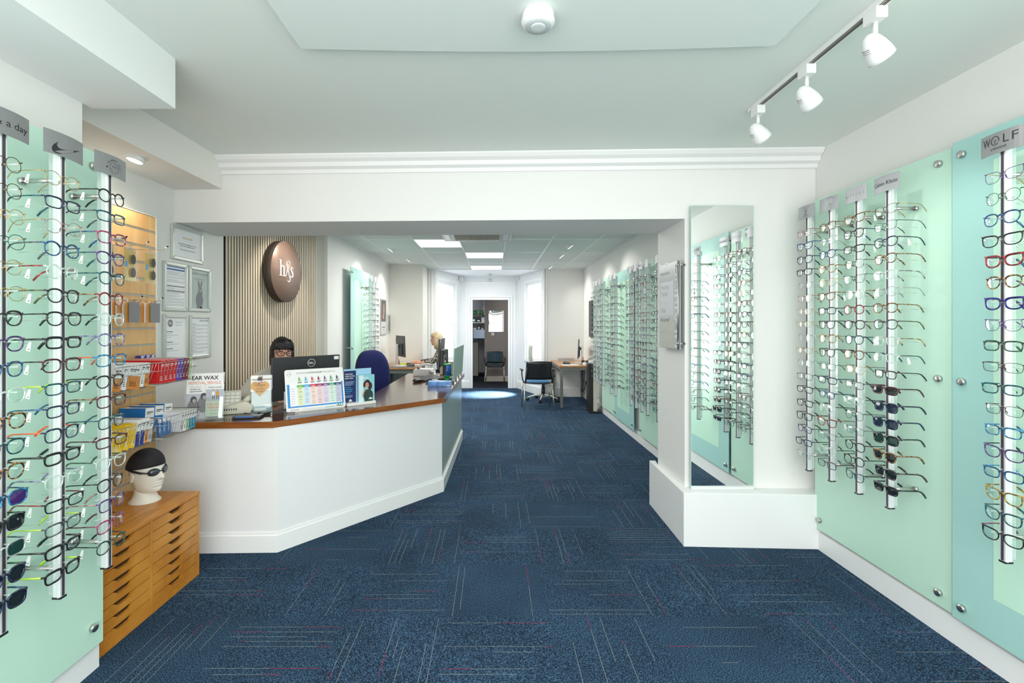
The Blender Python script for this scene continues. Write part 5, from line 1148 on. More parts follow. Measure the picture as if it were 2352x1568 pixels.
# far end of the worktop
FROST = clear('frosted_screen', (0.55, 0.68, 0.62), 0.05, 0.3, 0.25, 0.70, (0.44, 0.58, 0.52))
t = thing('desk_screen', 'frosted green glass screen standing along the far end of the desk', 'glass screen', (-0.43, 4.77, T))
MB().prism([(0.0, 0.03), (0.99, 0.03), (0.99, 0.365), (0.0, 0.365)], -0.004, 0.004).build('glass_sheet', FROST, t).matrix_local = Matrix.Rotation(R(88.3), 4, 'Z') @ Matrix.Rotation(R(3), 4, 'X')
for k in range(4): MB().cyl((0.0 + .008 * k, 0.06 + k * 0.28, 0.0), (0.0 + .008 * k, 0.06 + k * 0.28, 0.055), 0.006).box(-0.014 + .008 * k, 0.014 + .008 * k, 0.045 + k * .28, 0.075 + k * .28, 0.025, 0.045).build('clamp', CHROME, t)
t = thing('tissue_box', 'flat blue tissue box near the corner of the desk', 'tissue box', (-0.545, 4.63, T), 0)
MB().box(-0.115, 0.115, -0.06, 0.06, 0, 0.048).build('carton', mat('tissue_blue', hx('#5b8fd0'), 0.4, var=(25, 0.35)), t, bevel=0.002); m = MB().ball((0, 0, 0.046), 0.07, 0.018, 0.006, 16, 8); m.build('tissue', PAPER, t)
MB().box(0.075, 0.11, -0.0608, -0.06, 0.006, 0.014).build('carton_mark', WPL, t)
t = thing('wipes_tub', 'green tub with a black and blue label next to the frosted screen', 'tub', (-0.515, 5.03, T))
GRN = mat('bright_green_plastic', hx('#1c9a4e'), 0.35)
MB().lathe([(0.030, 0), (0.032, 0.005), (0.026, 0.02), (0.026, 0.045), (0.046, 0.055), (0.047, 0.062)], 24).build('tub_base', GRN, t)
MB().lathe([(0.046, 0.062), (0.046, 0.176)], 24).build('tub_label', mat('tub_blue', hx('#1f5fae'), 0.4), t)
m = MB()
for k in range(9):
    a = R(185 + k * 9); m.add([(0.0466 * math.cos(a), 0.0466 * math.sin(a), 0.064), (0.0466 * math.cos(a + R(9)), 0.0466 * math.sin(a + R(9)), 0.064), (0.0466 * math.cos(a + R(9)), 0.0466 * math.sin(a + R(9)), 0.174), (0.0466 * math.cos(a), 0.0466 * math.sin(a), 0.174)], [(0, 1, 2, 3)])
m.build('label_photo', mat('label_dark', (0.05, 0.04, 0.05), 0.5, var=(60, 0.9)), t)
MB().lathe([(0.0475, 0.174), (0.0475, 0.184), (0.044, 0.187)], 24).build('tub_lid', GRN, t)
t = thing('sanitiser_bottle', 'round clear pump bottle of hand gel behind the tissue box', 'pump bottle', (-0.625, 4.86, T))
MB().lathe([(0.036, 0), (0.041, 0.006), (0.042, 0.03), (0.034, 0.062), (0.014, 0.082), (0.013, 0.09)], 24).build('bottle_body', clear('gel_plastic', (0.85, 0.87, 0.86), 0.1, 0.6, 0.02, 0.2, (0.6, 0.62, 0.62)), t)
MB().lathe([(0.015, 0.088), (0.015, 0.100), (0.008, 0.103), (0.008, 0.118)], 14).box(-0.04, 0.01, -0.008, 0.008, 0.118, 0.130).build('pump_head', WPL, t, bevel=0.002)
MB().box(-0.02, 0.035, -0.0425, -0.040, 0.012, 0.045).build('white_label', PAPER, t)
t = thing('computer_mouse', 'black computer mouse on the dark worktop', 'mouse', (-0.82, 4.93, T), 35)
MB().ball((0, 0, 0.016), 0.055, 0.032, 0.021, 20, 12, 0, lambda x, y, z: (x, y, max(z, -0.015))).build('mouse_body', BLACK, t)
def keyboard(x, y, rz, z0, label, w_=0.40, d_=0.13):
    t = thing('keyboard', label, 'keyboard', (x, y, z0), rz); MB(Matrix.Rotation(R(5), 4, 'X')).box(-w_ / 2, w_ / 2, -d_ / 2, d_ / 2, 0.006, 0.020).build('key_tray', BLACK, t, bevel=0.003); m = MB(Matrix.Rotation(R(5), 4, 'X'))
    for r_ in range(5):
        for k in range(15): m.box(-w_ / 2 + .008 + k * (w_ - .016) / 15, -w_ / 2 + .005 + (k + .9) * (w_ - .016) / 15, -d_ / 2 + .010 + r_ * .023, -d_ / 2 + .028 + r_ * .023, 0.020, 0.0235)
    m.build('keycaps', mat('keycap', (0.03, 0.03, 0.032), 0.4), t)
    return t
keyboard(-0.76, 5.17, 75, T, 'black keyboard on the desk between the mouse and the upright monitor', 0.38)
t = thing('cable_tangle', 'black cables trailing behind the mouse at the end of the desk', 'cable', (-0.70, 4.80, T))
MB().tube([(-0.02, 0.05, 0.012), (0.03, 0.0, 0.006), (0.07, 0.04, 0.018), (0.03, 0.09, 0.012), (-0.01, 0.04, 0.006), (0.05, -0.01, 0.01), (0.10, 0.06, 0.006)], 0.006, 6).build('cable_run', BLACK, t)
monitor(-0.605, 5.30, 90, T, 'black monitor seen edge-on at the far end of the desk', 0.13, 0.50, 0.325, 3)
t = thing('desk_telephone', 'pale grey desk telephone with handset at the far end of the worktop', 'telephone', (-0.85, 5.54, T), 0)
PG = mat('pale_grey_plastic', (0.60, 0.60, 0.56), 0.4)
MB().prism([(-0.115, 0), (0.115, 0), (0.115, 0.075), (-0.06, 0.085), (-0.115, 0.07)], -0.05, 0.12).build('phone_base', PG, t, bevel=0.005)
MB().tube([(-0.055, -0.02, 0.095), (-0.045, -0.02, 0.118), (-0.01, -0.02, 0.135), (0.06, -0.02, 0.138), (0.115, -0.02, 0.125)], [0.016, 0.018, 0.014, 0.014, 0.016], 10).build('handset', PG, t); MB().box(-0.07, -0.04, -0.035, -0.005, 0.075, 0.105).build('handset_cup', DARK, t)
m = MB()
for k in range(7): m.box(0.075 + .006 * k, 0.078 + .006 * k, -0.0508, -0.05, 0.02, 0.06)
m.build('grille_line', DARK, t)
t = thing('filing_box', 'cream box standing at the end of the worktop behind the upright monitor', 'box', (-0.55, 5.66, T), 0); MB().box(-0.11, 0.07, -0.06, 0.09, 0, 0.15).build('box_body', CREAM, t, bevel=0.01); MB().box(-0.112, 0.072, -0.062, 0.092, 0.13, 0.165).build('box_lid', CREAM, t, bevel=0.006)
# blue office chair behind the desk
BLUEF = mat('royal_blue_fabric', (0.006, 0.012, 0.105), 0.85, bump=(500, 0.2)); 
def star_base(t, m_, zc=0.10, r_=0.30, colw=0.03):
    for k in range(5):
        a = R(72 * k + 18); m = MB(); m.tube([(0, 0, zc), (r_ * .5 * math.cos(a), r_ * .5 * math.sin(a), zc - .005), (r_ * math.cos(a), r_ * math.sin(a), 0.062)], [.024, .018, .013], 8, flat=.8); m.build('base_arm', m_, t)
        for q in (-.014, .014):
            pass
        c = Vector((r_ * math.cos(a), r_ * math.sin(a), 0.030)); tn = Vector((-math.sin(a), math.cos(a), 0))
        MB().cyl(c - tn * .026, c - tn * .006, .029, 14).cyl(c + tn * .006, c + tn * .026, .029, 14).cyl(c + Vector((0, 0, .0)), c + Vector((0, 0, .035)), .008, 8).build('castor', BLACK, t)
    MB().cyl((0, 0, zc - .02), (0, 0, 0.44), colw * .9, 14).cyl((0, 0, zc - .02), (0, 0, 0.25), colw * 1.2, 14).build('gas_column', BLACK, t)
t = thing('office_chair', 'royal blue high-backed office chair behind the angled desk', 'chair', (-1.185, 5.12, 0), 50)
star_base(t, BLACK)
def cushion(mb, w_, d_, h_, o, n_=24, m=0, ex=3.2):
    def f(x, y, z):
        def q(v, s_): u = v / s_; return s_ * math.copysign(abs(u) ** (2 / ex), u) if s_ else v
        r_ = math.hypot(x / w_, y / d_); 
        return (q(x, w_), q(y, d_), z)
    return mb.ball(o, w_, d_, h_, n_ * 2, n_, m, f)
cushion(MB(), 0.24, 0.23, 0.05, (0, 0, 0.49)).build('seat', BLUEF, t)
def bk(x, y, z):
    k = max(0, z / 0.27); return (x * (1 - 0.30 * k * k), y + 0.10 * (x / 0.22) ** 2 * .25 + z * .12, z)
def bk2(x, y, z):
    ex = 3.0; u = x / 0.225; v_ = z / 0.285
    s_ = math.copysign(abs(u) ** (2 / ex), u); w2 = math.copysign(abs(v_) ** (2 / ex), v_)
    x2 = s_ * 0.225 * (1 - 0.16 * max(0, w2) ** 2); z2 = w2 * 0.285
    return (x2, y - 0.35 * x2 * x2 - z2 * -0.10, z2)
MB().ball((0, 0.27, 0.865), 0.225, 0.045, 0.285, 44, 30, 0, bk2).build('backrest', BLUEF, t); MB().ball((0, 0.295, 0.865), 0.228, 0.040, 0.288, 44, 30, 0, bk2).build('back_shell', mat('black_back_shell', (0.015, 0.013, 0.014), 0.5), t)
MB().tube([(0, 0.05, 0.44), (0, 0.24, 0.45), (0, 0.30, 0.52), (0, 0.31, 0.70)], 0.022, 8, flat=.6).build('back_bar', BLACK, t)
# ================================================================ rear room: ceiling fittings
LED = mat('led_panel', (1, 1, 1), 0.4, emit=3.2, ecol='#fffdf6')
for (x, y, lb) in ((-0.75, 6.27, 'square lit ceiling panel nearest the air conditioner'), (-0.15, 7.35, 'square lit ceiling panel in the middle of the rear ceiling'), (-0.15, 8.95, 'square lit ceiling panel farthest away before the bay')):
    t = thing('ceiling_light', lb, 'ceiling light', (x, y, 2.552), 0, 'lit panels of the rear ceiling')
    MB().box(-0.29, 0.29, -0.29, 0.29, -0.010, 0.0).build('diffuser', LED, t)
    MB().box(-0.30, 0.30, -0.30, -0.29, -0.012, 0).box(-0.30, 0.30, 0.29, 0.30, -0.012, 0).box(-0.30, -0.29, -0.29, 0.29, -0.012, 0).box(0.29, 0.30, -0.29, 0.29, -0.012, 0).build('frame', WPL, t)
t = thing('air_conditioner', 'cream ceiling air conditioner cassette with ribbed beige grille', 'air conditioner', (-0.21, 5.44, 2.552))
ACC = mat('ac_cream', (0.70, 0.68, 0.58), 0.4); ACG = mat('ac_grille', (0.44, 0.39, 0.27), 0.5)
MB().box(-0.42, 0.42, -0.42, 0.42, -0.055, 0).build('cassette_body', ACC, t, bevel=0.012)
m = MB().box(-0.27, 0.27, -0.27, 0.27, -0.058, -0.054)
for k in range(28): m.box(-0.265 + k * 0.0195, -0.253 + k * 0.0195, -0.27, 0.27, -0.066, -0.058)
m.build('intake_grille', ACG, t)
for sx_, sy_ in ((1, 0), (-1, 0), (0, 1), (0, -1)):
    if sx_: MB().box(sx_ * 0.35 - 0.03, sx_ * 0.35 + 0.03, -0.27, 0.27, -0.064, -0.054).build('air_flap', WPL, t)
    else: MB().box(-0.27, 0.27, sy_ * 0.35 - 0.03, sy_ * 0.35 + 0.03, -0.064, -0.054).build('air_flap', WPL, t)
WARML = mat('rear_spot_lamp', (1, 1, 1), 0.3, emit=5.0, ecol='#fff6e2')
for i, (x, y, tx, ty, lb) in enumerate(((-1.51, 6.78, -1.95, 6.5, 'tilted ceiling spot aimed at the wall behind the blue chair'), (-1.45, 7.88, -1.95, 8.0, 'tilted ceiling spot above the fair-haired person’s desk'), (1.06, 6.48, 1.79, 6.1, 'tilted ceiling spot nearest the pier aimed at the rear rails'), (1.07, 7.38, 1.79, 7.2, 'second tilted ceiling spot aimed at the rear rails'), (1.07, 8.83, 1.79, 8.8, 'tilted ceiling spot farthest away over the empty desk'))):
    t = thing('ceiling_spot', lb, 'ceiling light', (x, y, 2.552), 0, 'tilted spots of the rear ceiling')
    sg = -1 if tx < x else 1
    MB().lathe([(0.062, 0), (0.062, -0.003), (0.046, -0.004)], 24).build('trim_ring', WPL, t)
    M = Matrix.Translation((0, 0, -0.018)) @ Matrix.Rotation(R(-sg * 38), 4, 'Y')
    MB(M).lathe([(0.030, 0.03), (0.044, 0.005), (0.045, -0.010), (0.041, -0.011)], 20).build('lamp_body', WPL, t)
    MB(M).lathe([(0.039, -0.0112), (0.038, -0.013)], 20).build('lamp_lens', WARML, t)
    spot('rear_spot_beam', (x + sg * 0.03, y, 2.49), (tx, ty, 1.75), 22, (1.0, 0.95, 0.86), 85, 0.9)
def disc_thing(name, label, cat, loc, r, h, m_=WPL):
    t = thing(name, label, cat, loc); MB().lathe([(r, 0), (r, -h * .4), (r * .8, -h), (r * .3, -h * 1.05)], 24).build('detector_body', m_, t); MB().lathe([(r * 1.08, 0), (r * 1.08, -h * .2)], 24).build('detector_base', m_, t)
disc_thing('smoke_alarm', 'small round smoke alarm on the bay ceiling above the doorway', 'smoke alarm', (-0.09, 9.95, 2.535), 0.05, 0.045, mat('detector_grey', (0.62, 0.64, 0.64), 0.4))
t = thing('motion_sensor', 'small cream motion sensor on the wall over the doorway', 'sensor', (-0.085, 10.44, 2.44)); MB().ball((0, 0, 0), 0.03, 0.03, 0.045).build('sensor_body', CREAM, t); MB().ball((0, -0.02, -0.012), 0.02, 0.016, 0.022).build('sensor_lens', WPL, t)
for x, sd in ((-0.745, 'blond person'), (0.545, 'empty desk')):
    t = thing('alarm_sensor', f'small white box sensor high in the bay corner on the side of the {sd}', 'sensor', (x, 10.36, 2.42)); MB().box(-0.045, 0.045, -0.03, 0.03, 0, 0.075).build('sensor_body', WPL, t, bevel=0.006); MB().box(-0.02, 0.02, -0.033, -0.03, 0.02, 0.05).build('sensor_window', PG, t)

# ================================================================ rear room: wall pieces
t = thing('wall_poster', 'dark perfume-style poster with pale lower band on the rear wall beyond the rails', 'poster', (-1.948, 8.08, 1.255), 90)
MB().box(-0.20, 0.20, -0.012, 0, 0, 0.63).build('poster_board', mat('poster_warm_grey', (0.45, 0.43, 0.41), 0.4), t)
m = MB().box(-0.17, 0.17, -0.0125, -0.012, 0.24, 0.61, 0).box(-0.17, 0.17, -0.013, -0.012, 0.03, 0.235, 1); ell(m, 0.02, 0.45, .045, .10, 2, 16, -.0130); ell(m, -0.02, 0.33, .05, .05, 2, 16, -.0130); m.box(-.10, .10, -.0135, -.013, .13, .15, 3).box(-.06, .06, -.0135, -.013, .09, .097, 3)
m.build('poster_print', [mat('poster_dark', (0.10, 0.095, 0.09), 0.4), GW, mat('poster_blush', (0.55, 0.30, 0.26), 0.5), GREYINK], t)
t = thing('picture_frame', 'small silver-framed narrow picture in the corner above the far desk', 'picture', (-1.948, 8.48, 1.29), 90)
MB().box(-0.11, 0.11, -0.02, 0, 0, 0.34).build('frame', FRM, t, bevel=0.004); MB().box(-0.08, 0.08, -0.021, -0.019, 0.03, 0.31).build('picture', mat('grey_picture', (0.20, 0.20, 0.21), 0.4, var=(9, 0.6)), t)
t = thing('wall_screen', 'thin dark framed screen on the rear wall beside the farthest rails', 'screen', (1.788, 8.46, 1.21), -90)
MB().box(-0.12, 0.12, -0.03, 0, 0, 0.67).build('screen_case', mat('slate_case', (0.06, 0.07, 0.08), 0.3), t, bevel=0.003); MB().box(-0.105, 0.105, -0.031, -0.029, 0.015, 0.655).build('screen_face', BLACK, t)
t = thing('tower_heater', 'tall black and cream floor heater standing at the end of the rear glass panels', 'heater', (1.66, 7.62, 0), 0)
MB().box(-0.12, 0.08, -0.14, 0.16, 0, 0.03).box(-0.11, -0.03, -0.04, 0.14, 0.03, 0.80).build('black_body', BLACK, t, bevel=0.006)
MB().box(-0.032, 0.022, -0.10, -0.03, 0.02, 0.66).build('cream_column', mat('heater_cream', (0.62, 0.61, 0.52), 0.4), t, bevel=0.004)
MB().box(0.024, 0.070, -0.09, -0.07, 0.09, 0.10).box(0.024, 0.070, -0.09, -0.07, 0.24, 0.25).box(0.060, 0.070, -0.09, -0.07, 0.09, 0.25).build('side_handle', mat('heater_cream', (0.62, 0.61, 0.52), 0.4), t)
t = thing('wall_socket', 'wall socket with black plug under the empty desk', 'socket', (1.788, 8.75, 0.30), -90); MB().box(-0.07, 0.07, -0.01, 0, 0, 0.085).build('socket_plate', WPL, t); MB().box(-0.045, -0.005, -0.05, -0.01, 0.01, 0.07).build('plug', BLACK, t)

# ================================================================ rear desks
DOAK = wood('desk_oak', '#b07a48', '#c79464', 0.3, (1, 8, 1), 5); DGRN = mat('desk_frame_grey', (0.16, 0.17, 0.15), 0.45)
t = thing('office_desk', 'oak-topped desk with dark grey square legs in front of the bay window', 'desk', (1.46, 8.60, 0))
MB().box(-0.325, 0.325, -0.60, 0.60, 0.702, 0.728).build('desktop', DOAK, t, bevel=0.002)
MB().box(-0.31, 0.31, -0.59, -0.56, 0.65, 0.702).box(-0.31, 0.31, 0.56, 0.59, 0.65, 0.702).box(-0.31, -0.28, -0.56, 0.56, 0.65, 0.702).box(0.28, 0.31, -0.56, 0.56, 0.65, 0.702).build('apron_frame', DGRN, t)
for x in (-0.31, 0.265):
    for y in (-0.595, 0.55): MB().box(x, x + 0.045, y, y + 0.045, 0, 0.702).build('leg', DGRN, t)
TD = 0.7285
monitor(1.55, 8.48, 80, TD, 'thin monitor seen edge-on on the empty desk by the bay', 0.10, 0.50, 0.34, 3, light=True)
keyboard(1.32, 8.42, 80, TD, 'black keyboard on the empty oak desk', 0.36)
t = thing('telephone', 'white telephone with dark handset cradle on the empty oak desk', 'telephone', (1.66, 8.13, TD), 0)
MB().prism([(-0.09, 0), (0.09, 0), (0.09, 0.09), (-0.09, 0.035)], -0.09, 0.09).build('phone_base', WPL, t, bevel=0.006); MB().tube([(-0.03, -0.06, 0.075), (0.0, -0.06, 0.135), (0.05, -0.06, 0.155), (0.10, -0.06, 0.12)], [.014, .016, .016, .014], 8).build('handset', PG, t); MB().box(-0.06, -0.02, -0.09, -0.03, 0.05, 0.085).build('cradle', DARK, t)
t = thing('paper_sheet', 'white papers lying on the front edge of the oak desk', 'paper', (1.33, 8.14, TD), 4); MB().box(-0.13, 0.16, -0.10, 0.10, 0, 0.003).build('paper_stack', PAPER, t)
t = thing('letter_tray', 'low grey wire tray at the rear edge of the oak desk', 'tray', (1.42, 9.05, TD)); m = MB().box(-0.16, 0.16, -0.08, 0.08, 0, 0.004)
for k in range(9): m.box(-0.16 + k * .04 - .002, -0.16 + k * .04 + .002, -0.082, -0.078, 0, 0.045)
m.box(-.16, .16, -.082, -.078, .043, .047).box(-.16, .16, .078, .082, .0, .047).build('tray_body', STEEL, t)
t = thing('pen_pot', 'small pot with orange and red pens behind the edge-on monitor', 'pen pot', (1.60, 8.30, TD)); MB().lathe([(.028, 0), (.03, .07)], 14).build('pot', BLACK, t); MB().box(-.01, .006, -.004, .004, .01, .13).build('orange_pen', mat('pen_orange', hx('#f0691e'), .4), t)
t = thing('desk_cables', 'dark cables hanging behind the oak desk to the socket', 'cable', (1.70, 8.80, 0)); MB().tube([(0, 0, .66), (-.03, .02, .45), (.0, .03, .30), (-.05, .0, .16), (.02, -.02, .20), (.045, -.04, .33)], .006, 6).tube([(.03, 0, .66), (.02, .02, .4), (-.02, .05, .22), (.03, .0, .12)], .005, 6).build('cable_run', BLACK, t)
# desk on the left
t = thing('office_desk', 'oak-edged desk at which the fair-haired person works', 'desk', (-1.60, 8.10, 0))
MB().slab([(-0.335, -0.47), (0.26, -0.47), (0.345, -0.30), (0.345, 0.47), (-0.335, 0.47)], 0.702, 0.728).build('desktop', DOAK, t, bevel=0.002)
MB().slab([(-0.33, -0.44), (0.24, -0.44), (0.32, -0.28), (0.32, 0.45), (-0.33, 0.45)], 0.63, 0.702).build('apron_frame', DGRN, t)
for x in (-0.32, 0.18):
    for y in (-0.43, 0.39): MB().box(x, x + 0.045, y, y + 0.045, 0, 0.64).build('leg', DGRN, t)
monitor(-1.62, 7.98, -62, TD, 'dark monitor seen from behind on the fair-haired person’s desk', 0.16, 0.50, 0.36, 2, light=True)
keyboard(-1.44, 7.98, -80, TD, 'black keyboard before the fair-haired person', 0.38)
t = thing('desk_pad', 'dark blotter sheet at the near end of the fair-haired person’s desk', 'desk pad', (-1.58, 7.74, TD)); MB().box(-.24, .26, -.09, .08, 0, .006).build('blotter', mat('slate_pad', (.12, .13, .15), .4), t); MB().box(-.24, -.235, -.09, .08, .006, .008).build('pad_edge', DARK, t)
t = thing('computer_mouse', 'black mouse under the hand of the fair-haired person', 'mouse', (-1.52, 8.22, TD), 170); MB().ball((0, 0, 0.014), 0.05, 0.03, 0.018, 16, 10, 0, lambda x, y, z: (x, y, max(z, -0.013))).build('mouse_body', BLACK, t)
t = thing('paper_sheet', 'white paper under the forearms of the fair-haired person', 'paper', (-1.38, 8.16, TD), 20); MB().box(-.08, .10, -.10, .10, 0, .002).build('paper_stack', PAPER, t)
t = thing('sticky_notes', 'lime green pad of notes beside the far keyboard', 'note pad', (-1.62, 8.25, TD)); MB().box(-.06, .06, -.04, .04, 0, .022).build('note_block', mat('lime_paper', hx('#b9d634'), .5), t)
t = thing('pen_pot', 'pot of orange and pink pens behind the far monitor', 'pen pot', (-1.72, 8.22, TD)); MB().lathe([(.035, 0), (.038, .09)], 14).build('pot', mat('pot_pattern', hx('#a06a58'), .5, var=(40, .8)), t); MB().box(-.012, -.004, -.004, .004, .01, .15).box(.006, .014, -.004, .004, .01, .13).build('pens', mat('pen_orange', hx('#f0691e'), .4), t)
# ================================================================ chairs
SEATB = mat('mid_blue_seat', hx('#2b6fa0'), 0.7); TEALF = mat('dark_teal_fabric', (0.008, 0.035, 0.055), 0.7)
LEGM = mat('champagne_tube', (0.58, 0.56, 0.50), 0.28, 0.9)
def visitor_chair(label, seatm, backm, loc, rz, sc=1.0):
    t = thing('visitor_chair', label, 'chair', loc, rz); t.scale = (sc, sc, sc)
    def shell(z0_, z1_, y0_, y1_, w0, w1, th, mt, nm, curve=0.05):
        mb = MB(); v = []; fs = []; nx, nz = 12, 8
        for s_ in (0, 1):
            for j in range(nz + 1):
                f = j / nz; z = z0_ + (z1_ - z0_) * f; yb = y0_ + (y1_ - y0_) * f; w_ = w0 + (w1 - w0) * f
                for i in range(nx + 1):
                    x = (-1 + 2 * i / nx); v.append((x * w_, yb - curve * x * x + s_ * th, z + (0.012 * (1 - x * x) if j == nz else 0)))
        S_ = (nx + 1) * (nz + 1)
        for j in range(nz):
            for i in range(nx):
                a = j * (nx + 1) + i; fs.append((a, a + 1, a + nx + 2, a + nx + 1)); b = a + S_; fs.append((b, b + nx + 1, b + nx + 2, b + 1))
        for i in range(nx): a = i; fs.append((a, a + S_, a + S_ + 1, a + 1)); a = nz * (nx + 1) + i; fs.append((a, a + 1, a + S_ + 1, a + S_))
        for j in range(nz): a = j * (nx + 1); fs.append((a, a + nx + 1, a + nx + 1 + S_, a + S_)); a += nx; fs.append((a, a + S_, a + S_ + nx + 1, a + nx + 1))
        return mb.add(v, fs, 0, True).build(nm, mt, t)
    shell(0.52, 0.82, 0.205, 0.265, 0.232, 0.215, 0.022, BLACK, 'backrest'); shell(0.54, 0.80, 0.197, 0.252, 0.19, 0.18, 0.012, backm, 'back_pad')
    for sx_ in (-1, 1): MB().tube([(sx_ * 0.222, 0.17, 0.455), (sx_ * 0.224, 0.19, 0.52), (sx_ * 0.205, 0.235, 0.72)], 0.014, 8).build('back_upright', BLACK, t)
    cushion(MB(), 0.225, 0.215, 0.020, (0, 0, 0.452)).build('seat', BLACK, t); cushion(MB(), 0.205, 0.195, 0.022, (0, -0.005, 0.468)).build('seat_pad', seatm, t)
    for sx_ in (-1, 1):
        MB().tube([(sx_ * 0.235, -0.17, 0.455), (sx_ * 0.250, -0.215, 0.0)], 0.0115, 10).build('leg', LEGM, t)
        MB().tube([(sx_ * 0.235, 0.13, 0.455), (sx_ * 0.250, 0.235, 0.0)], 0.0115, 10).build('leg', LEGM, t)
        MB().tube([(sx_ * 0.232, 0.10, 0.45), (sx_ * 0.262, 0.08, 0.50), (sx_ * 0.275, 0.06, 0.60), (sx_ * 0.270, 0.03, 0.665)], 0.012, 8).box(sx_ * 0.27 - 0.022, sx_ * 0.27 + 0.022, -0.14, 0.08, 0.660, 0.678).build('armrest', BLACK, t, bevel=0.004)
    for sx_ in (-1, 1): MB().tube([(sx_ * 0.235, -0.17, 0.44), (sx_ * 0.235, 0.13, 0.44)], 0.010, 8).build('side_rail', LEGM, t)
    return t
visitor_chair('black-backed visitor chair with bright blue seat facing the empty oak desk', SEATB, BLACK, (0.742, 7.93, 0), 183)
visitor_chair('dark blue visitor chair against the taupe wall beyond the doorway', TEALF, TEALF, (0.02, 11.36, 0), 0, 0.92)
t = thing('swivel_chair', 'pale grey swivel chair with star base seen from the side behind the visitor chair', 'chair', (0.93, 8.76, 0), 92)
GRB = mat('chair_light_grey', (0.60, 0.62, 0.58), 0.4)
star_base(t, GRB, 0.11, 0.30); cushion(MB(), 0.235, 0.225, 0.035, (0, 0, 0.475)).build('seat', mat('dark_green_fabric', (0.03, 0.07, 0.06), 0.8), t)
m = MB(); v = []; fs = []; nx, nz = 10, 14
for s_ in (0, 1):
    for j in range(nz + 1):
        f = j / nz; z = 0.55 + 0.50 * f; w_ = 0.21 - 0.03 * f
        for i in range(nx + 1): x = -1 + 2 * i / nx; v.append((x * w_, 0.20 + 0.05 * f + 0.03 * math.sin(f * 3) - 0.03 * x * x + s_ * 0.018, z))
S_ = (nx + 1) * (nz + 1)
for j in range(nz):
    for i in range(nx): a = j * (nx + 1) + i; fs += [(a, a + 1, a + nx + 2, a + nx + 1), (a + S_, a + S_ + nx + 1, a + S_ + nx + 2, a + S_ + 1)]
    for a in (j * (nx + 1), j * (nx + 1) + nx): fs.append((a, a + nx + 1, a + nx + 1 + S_, a + S_))
for i in range(nx):
    for a in (i, nz * (nx + 1) + i): fs.append((a, a + 1, a + 1 + S_, a + S_))
m.add(v, fs, 0, True).build('backrest', mat('chair_back_grey', (0.40, 0.43, 0.38), 0.6), t)
MB().tube([(0, 0.05, 0.44), (0, 0.22, 0.46), (0, 0.25, 0.60)], 0.02, 8).build('back_bar', GRB, t)
for sx_ in (-1, 1): MB().tube([(sx_ * .22, .08, .46), (sx_ * .27, .08, .50), (sx_ * .27, .07, .66)], .014, 8).box(sx_ * .27 - .03, sx_ * .27 + .03, -.10, .12, .66, .68).build('armrest', GRB, t, bevel=0.004)

# ================================================================ beyond the doorway
area('store_room_fill', (-1.0, 12.2, 2.30), (0, 0, 0), 0.5, 0.5, 5, (0.95, 0.97, 1.0)); area('store_inner_fill', (-1.0, 13.3, 2.30), (0, 0, 0), 0.5, 0.5, 16, (0.95, 0.97, 1.0)); area('hall_fill', (0.5, 11.1, 2.30), (0, 0, 0), 0.4, 0.3, 5, (1.0, 0.95, 0.88))  # assumed area lamps for store and hall, without fittings
t = thing('wall_mirror', 'square wavy-surfaced mirror on the taupe wall above the dark blue chair', 'mirror', (0.055, 11.698, 1.255))
mm_ = mat('wavy_mirror', (0.85, 0.88, 0.9), 0.02, 1.0, bump=(2.4, 1.0))
for n_ in mm_.node_tree.nodes:
    if n_.type == 'TEX_NOISE': n_.inputs['Detail'].default_value = 0.5
    if n_.type == 'BUMP': n_.inputs['Distance'].default_value = 0.035; n_.inputs['Strength'].default_value = 1.0
MB().box(-0.19, 0.19, -0.012, 0, 0, 0.535).build('mirror_sheet', mm_, t, bevel=0.002); MB().box(0.145, 0.192, -0.016, -0.002, 0, 0.535).build('mirror_edge', mat('grey_mirror_edge', (0.25, 0.25, 0.26), 0.2, 0.6), t)
t = thing('light_switch', 'small white switch under the wavy mirror', 'switch', (-0.035, 11.70, 1.165)); MB().box(-0.033, 0.033, -0.01, 0, 0, 0.066).build('switch_plate', WPL, t); MB().box(-0.012, 0.012, -0.016, -0.01, 0.02, 0.045).build('switch_rocker', DARK, t)
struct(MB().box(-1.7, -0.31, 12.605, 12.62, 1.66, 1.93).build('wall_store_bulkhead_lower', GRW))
t = thing('exit_sign', 'green fire exit sign with running figure and arrow above the store opening', 'exit sign', (-0.42, 12.603, 1.70))
m = MB().box(-0.15, 0.13, -0.008, 0, 0, 0.125, 0); m.text('Fire exit', 0.028, -0.145, -0.009, 0.05, 1, 'l', w=.07)
m.box(-.03, .012, -.009, -.008, .015, .11, 1).tube([(-.005, -.0095, .095), (-.012, -.0095, .06), (-.024, -.0095, .025)], .006, 5, m=0).tube([(-.012, -.0095, .06), (.004, -.0095, .045), (.0, -.0095, .022)], .005, 5, m=0); ell(m, -.002, .10, .007, .007, 0, 8, -.0098)
m.tube([(.085, -.009, .02), (.085, -.009, .095)], .006, 4, m=1).tube([(.06, -.009, .07), (.085, -.009, .10), (.11, -.009, .07)], .006, 4, m=1)
m.build('sign_plate', [mat('exit_green', hx('#12663a'), .4, emit=.04), mat('exit_pale', hx('#b8cf9a'), .4, emit=.08)], t)
t = thing('shelf_unit', 'white wall shelves stacked with boxes in the store beyond the hall', 'shelves', (-0.45, 13.89, 1.02)); 
MB().box(-0.45, 0.25, -0.01, 0, 0, 0.85).build('shelf_back', mat('shelf_back_cream', (0.50, 0.48, 0.42), .6), t)
for z in (0.22, 0.46, 0.70): MB().box(-0.45, 0.25, -0.24, 0, z, z + 0.02).build('shelf_board', WPL, t)
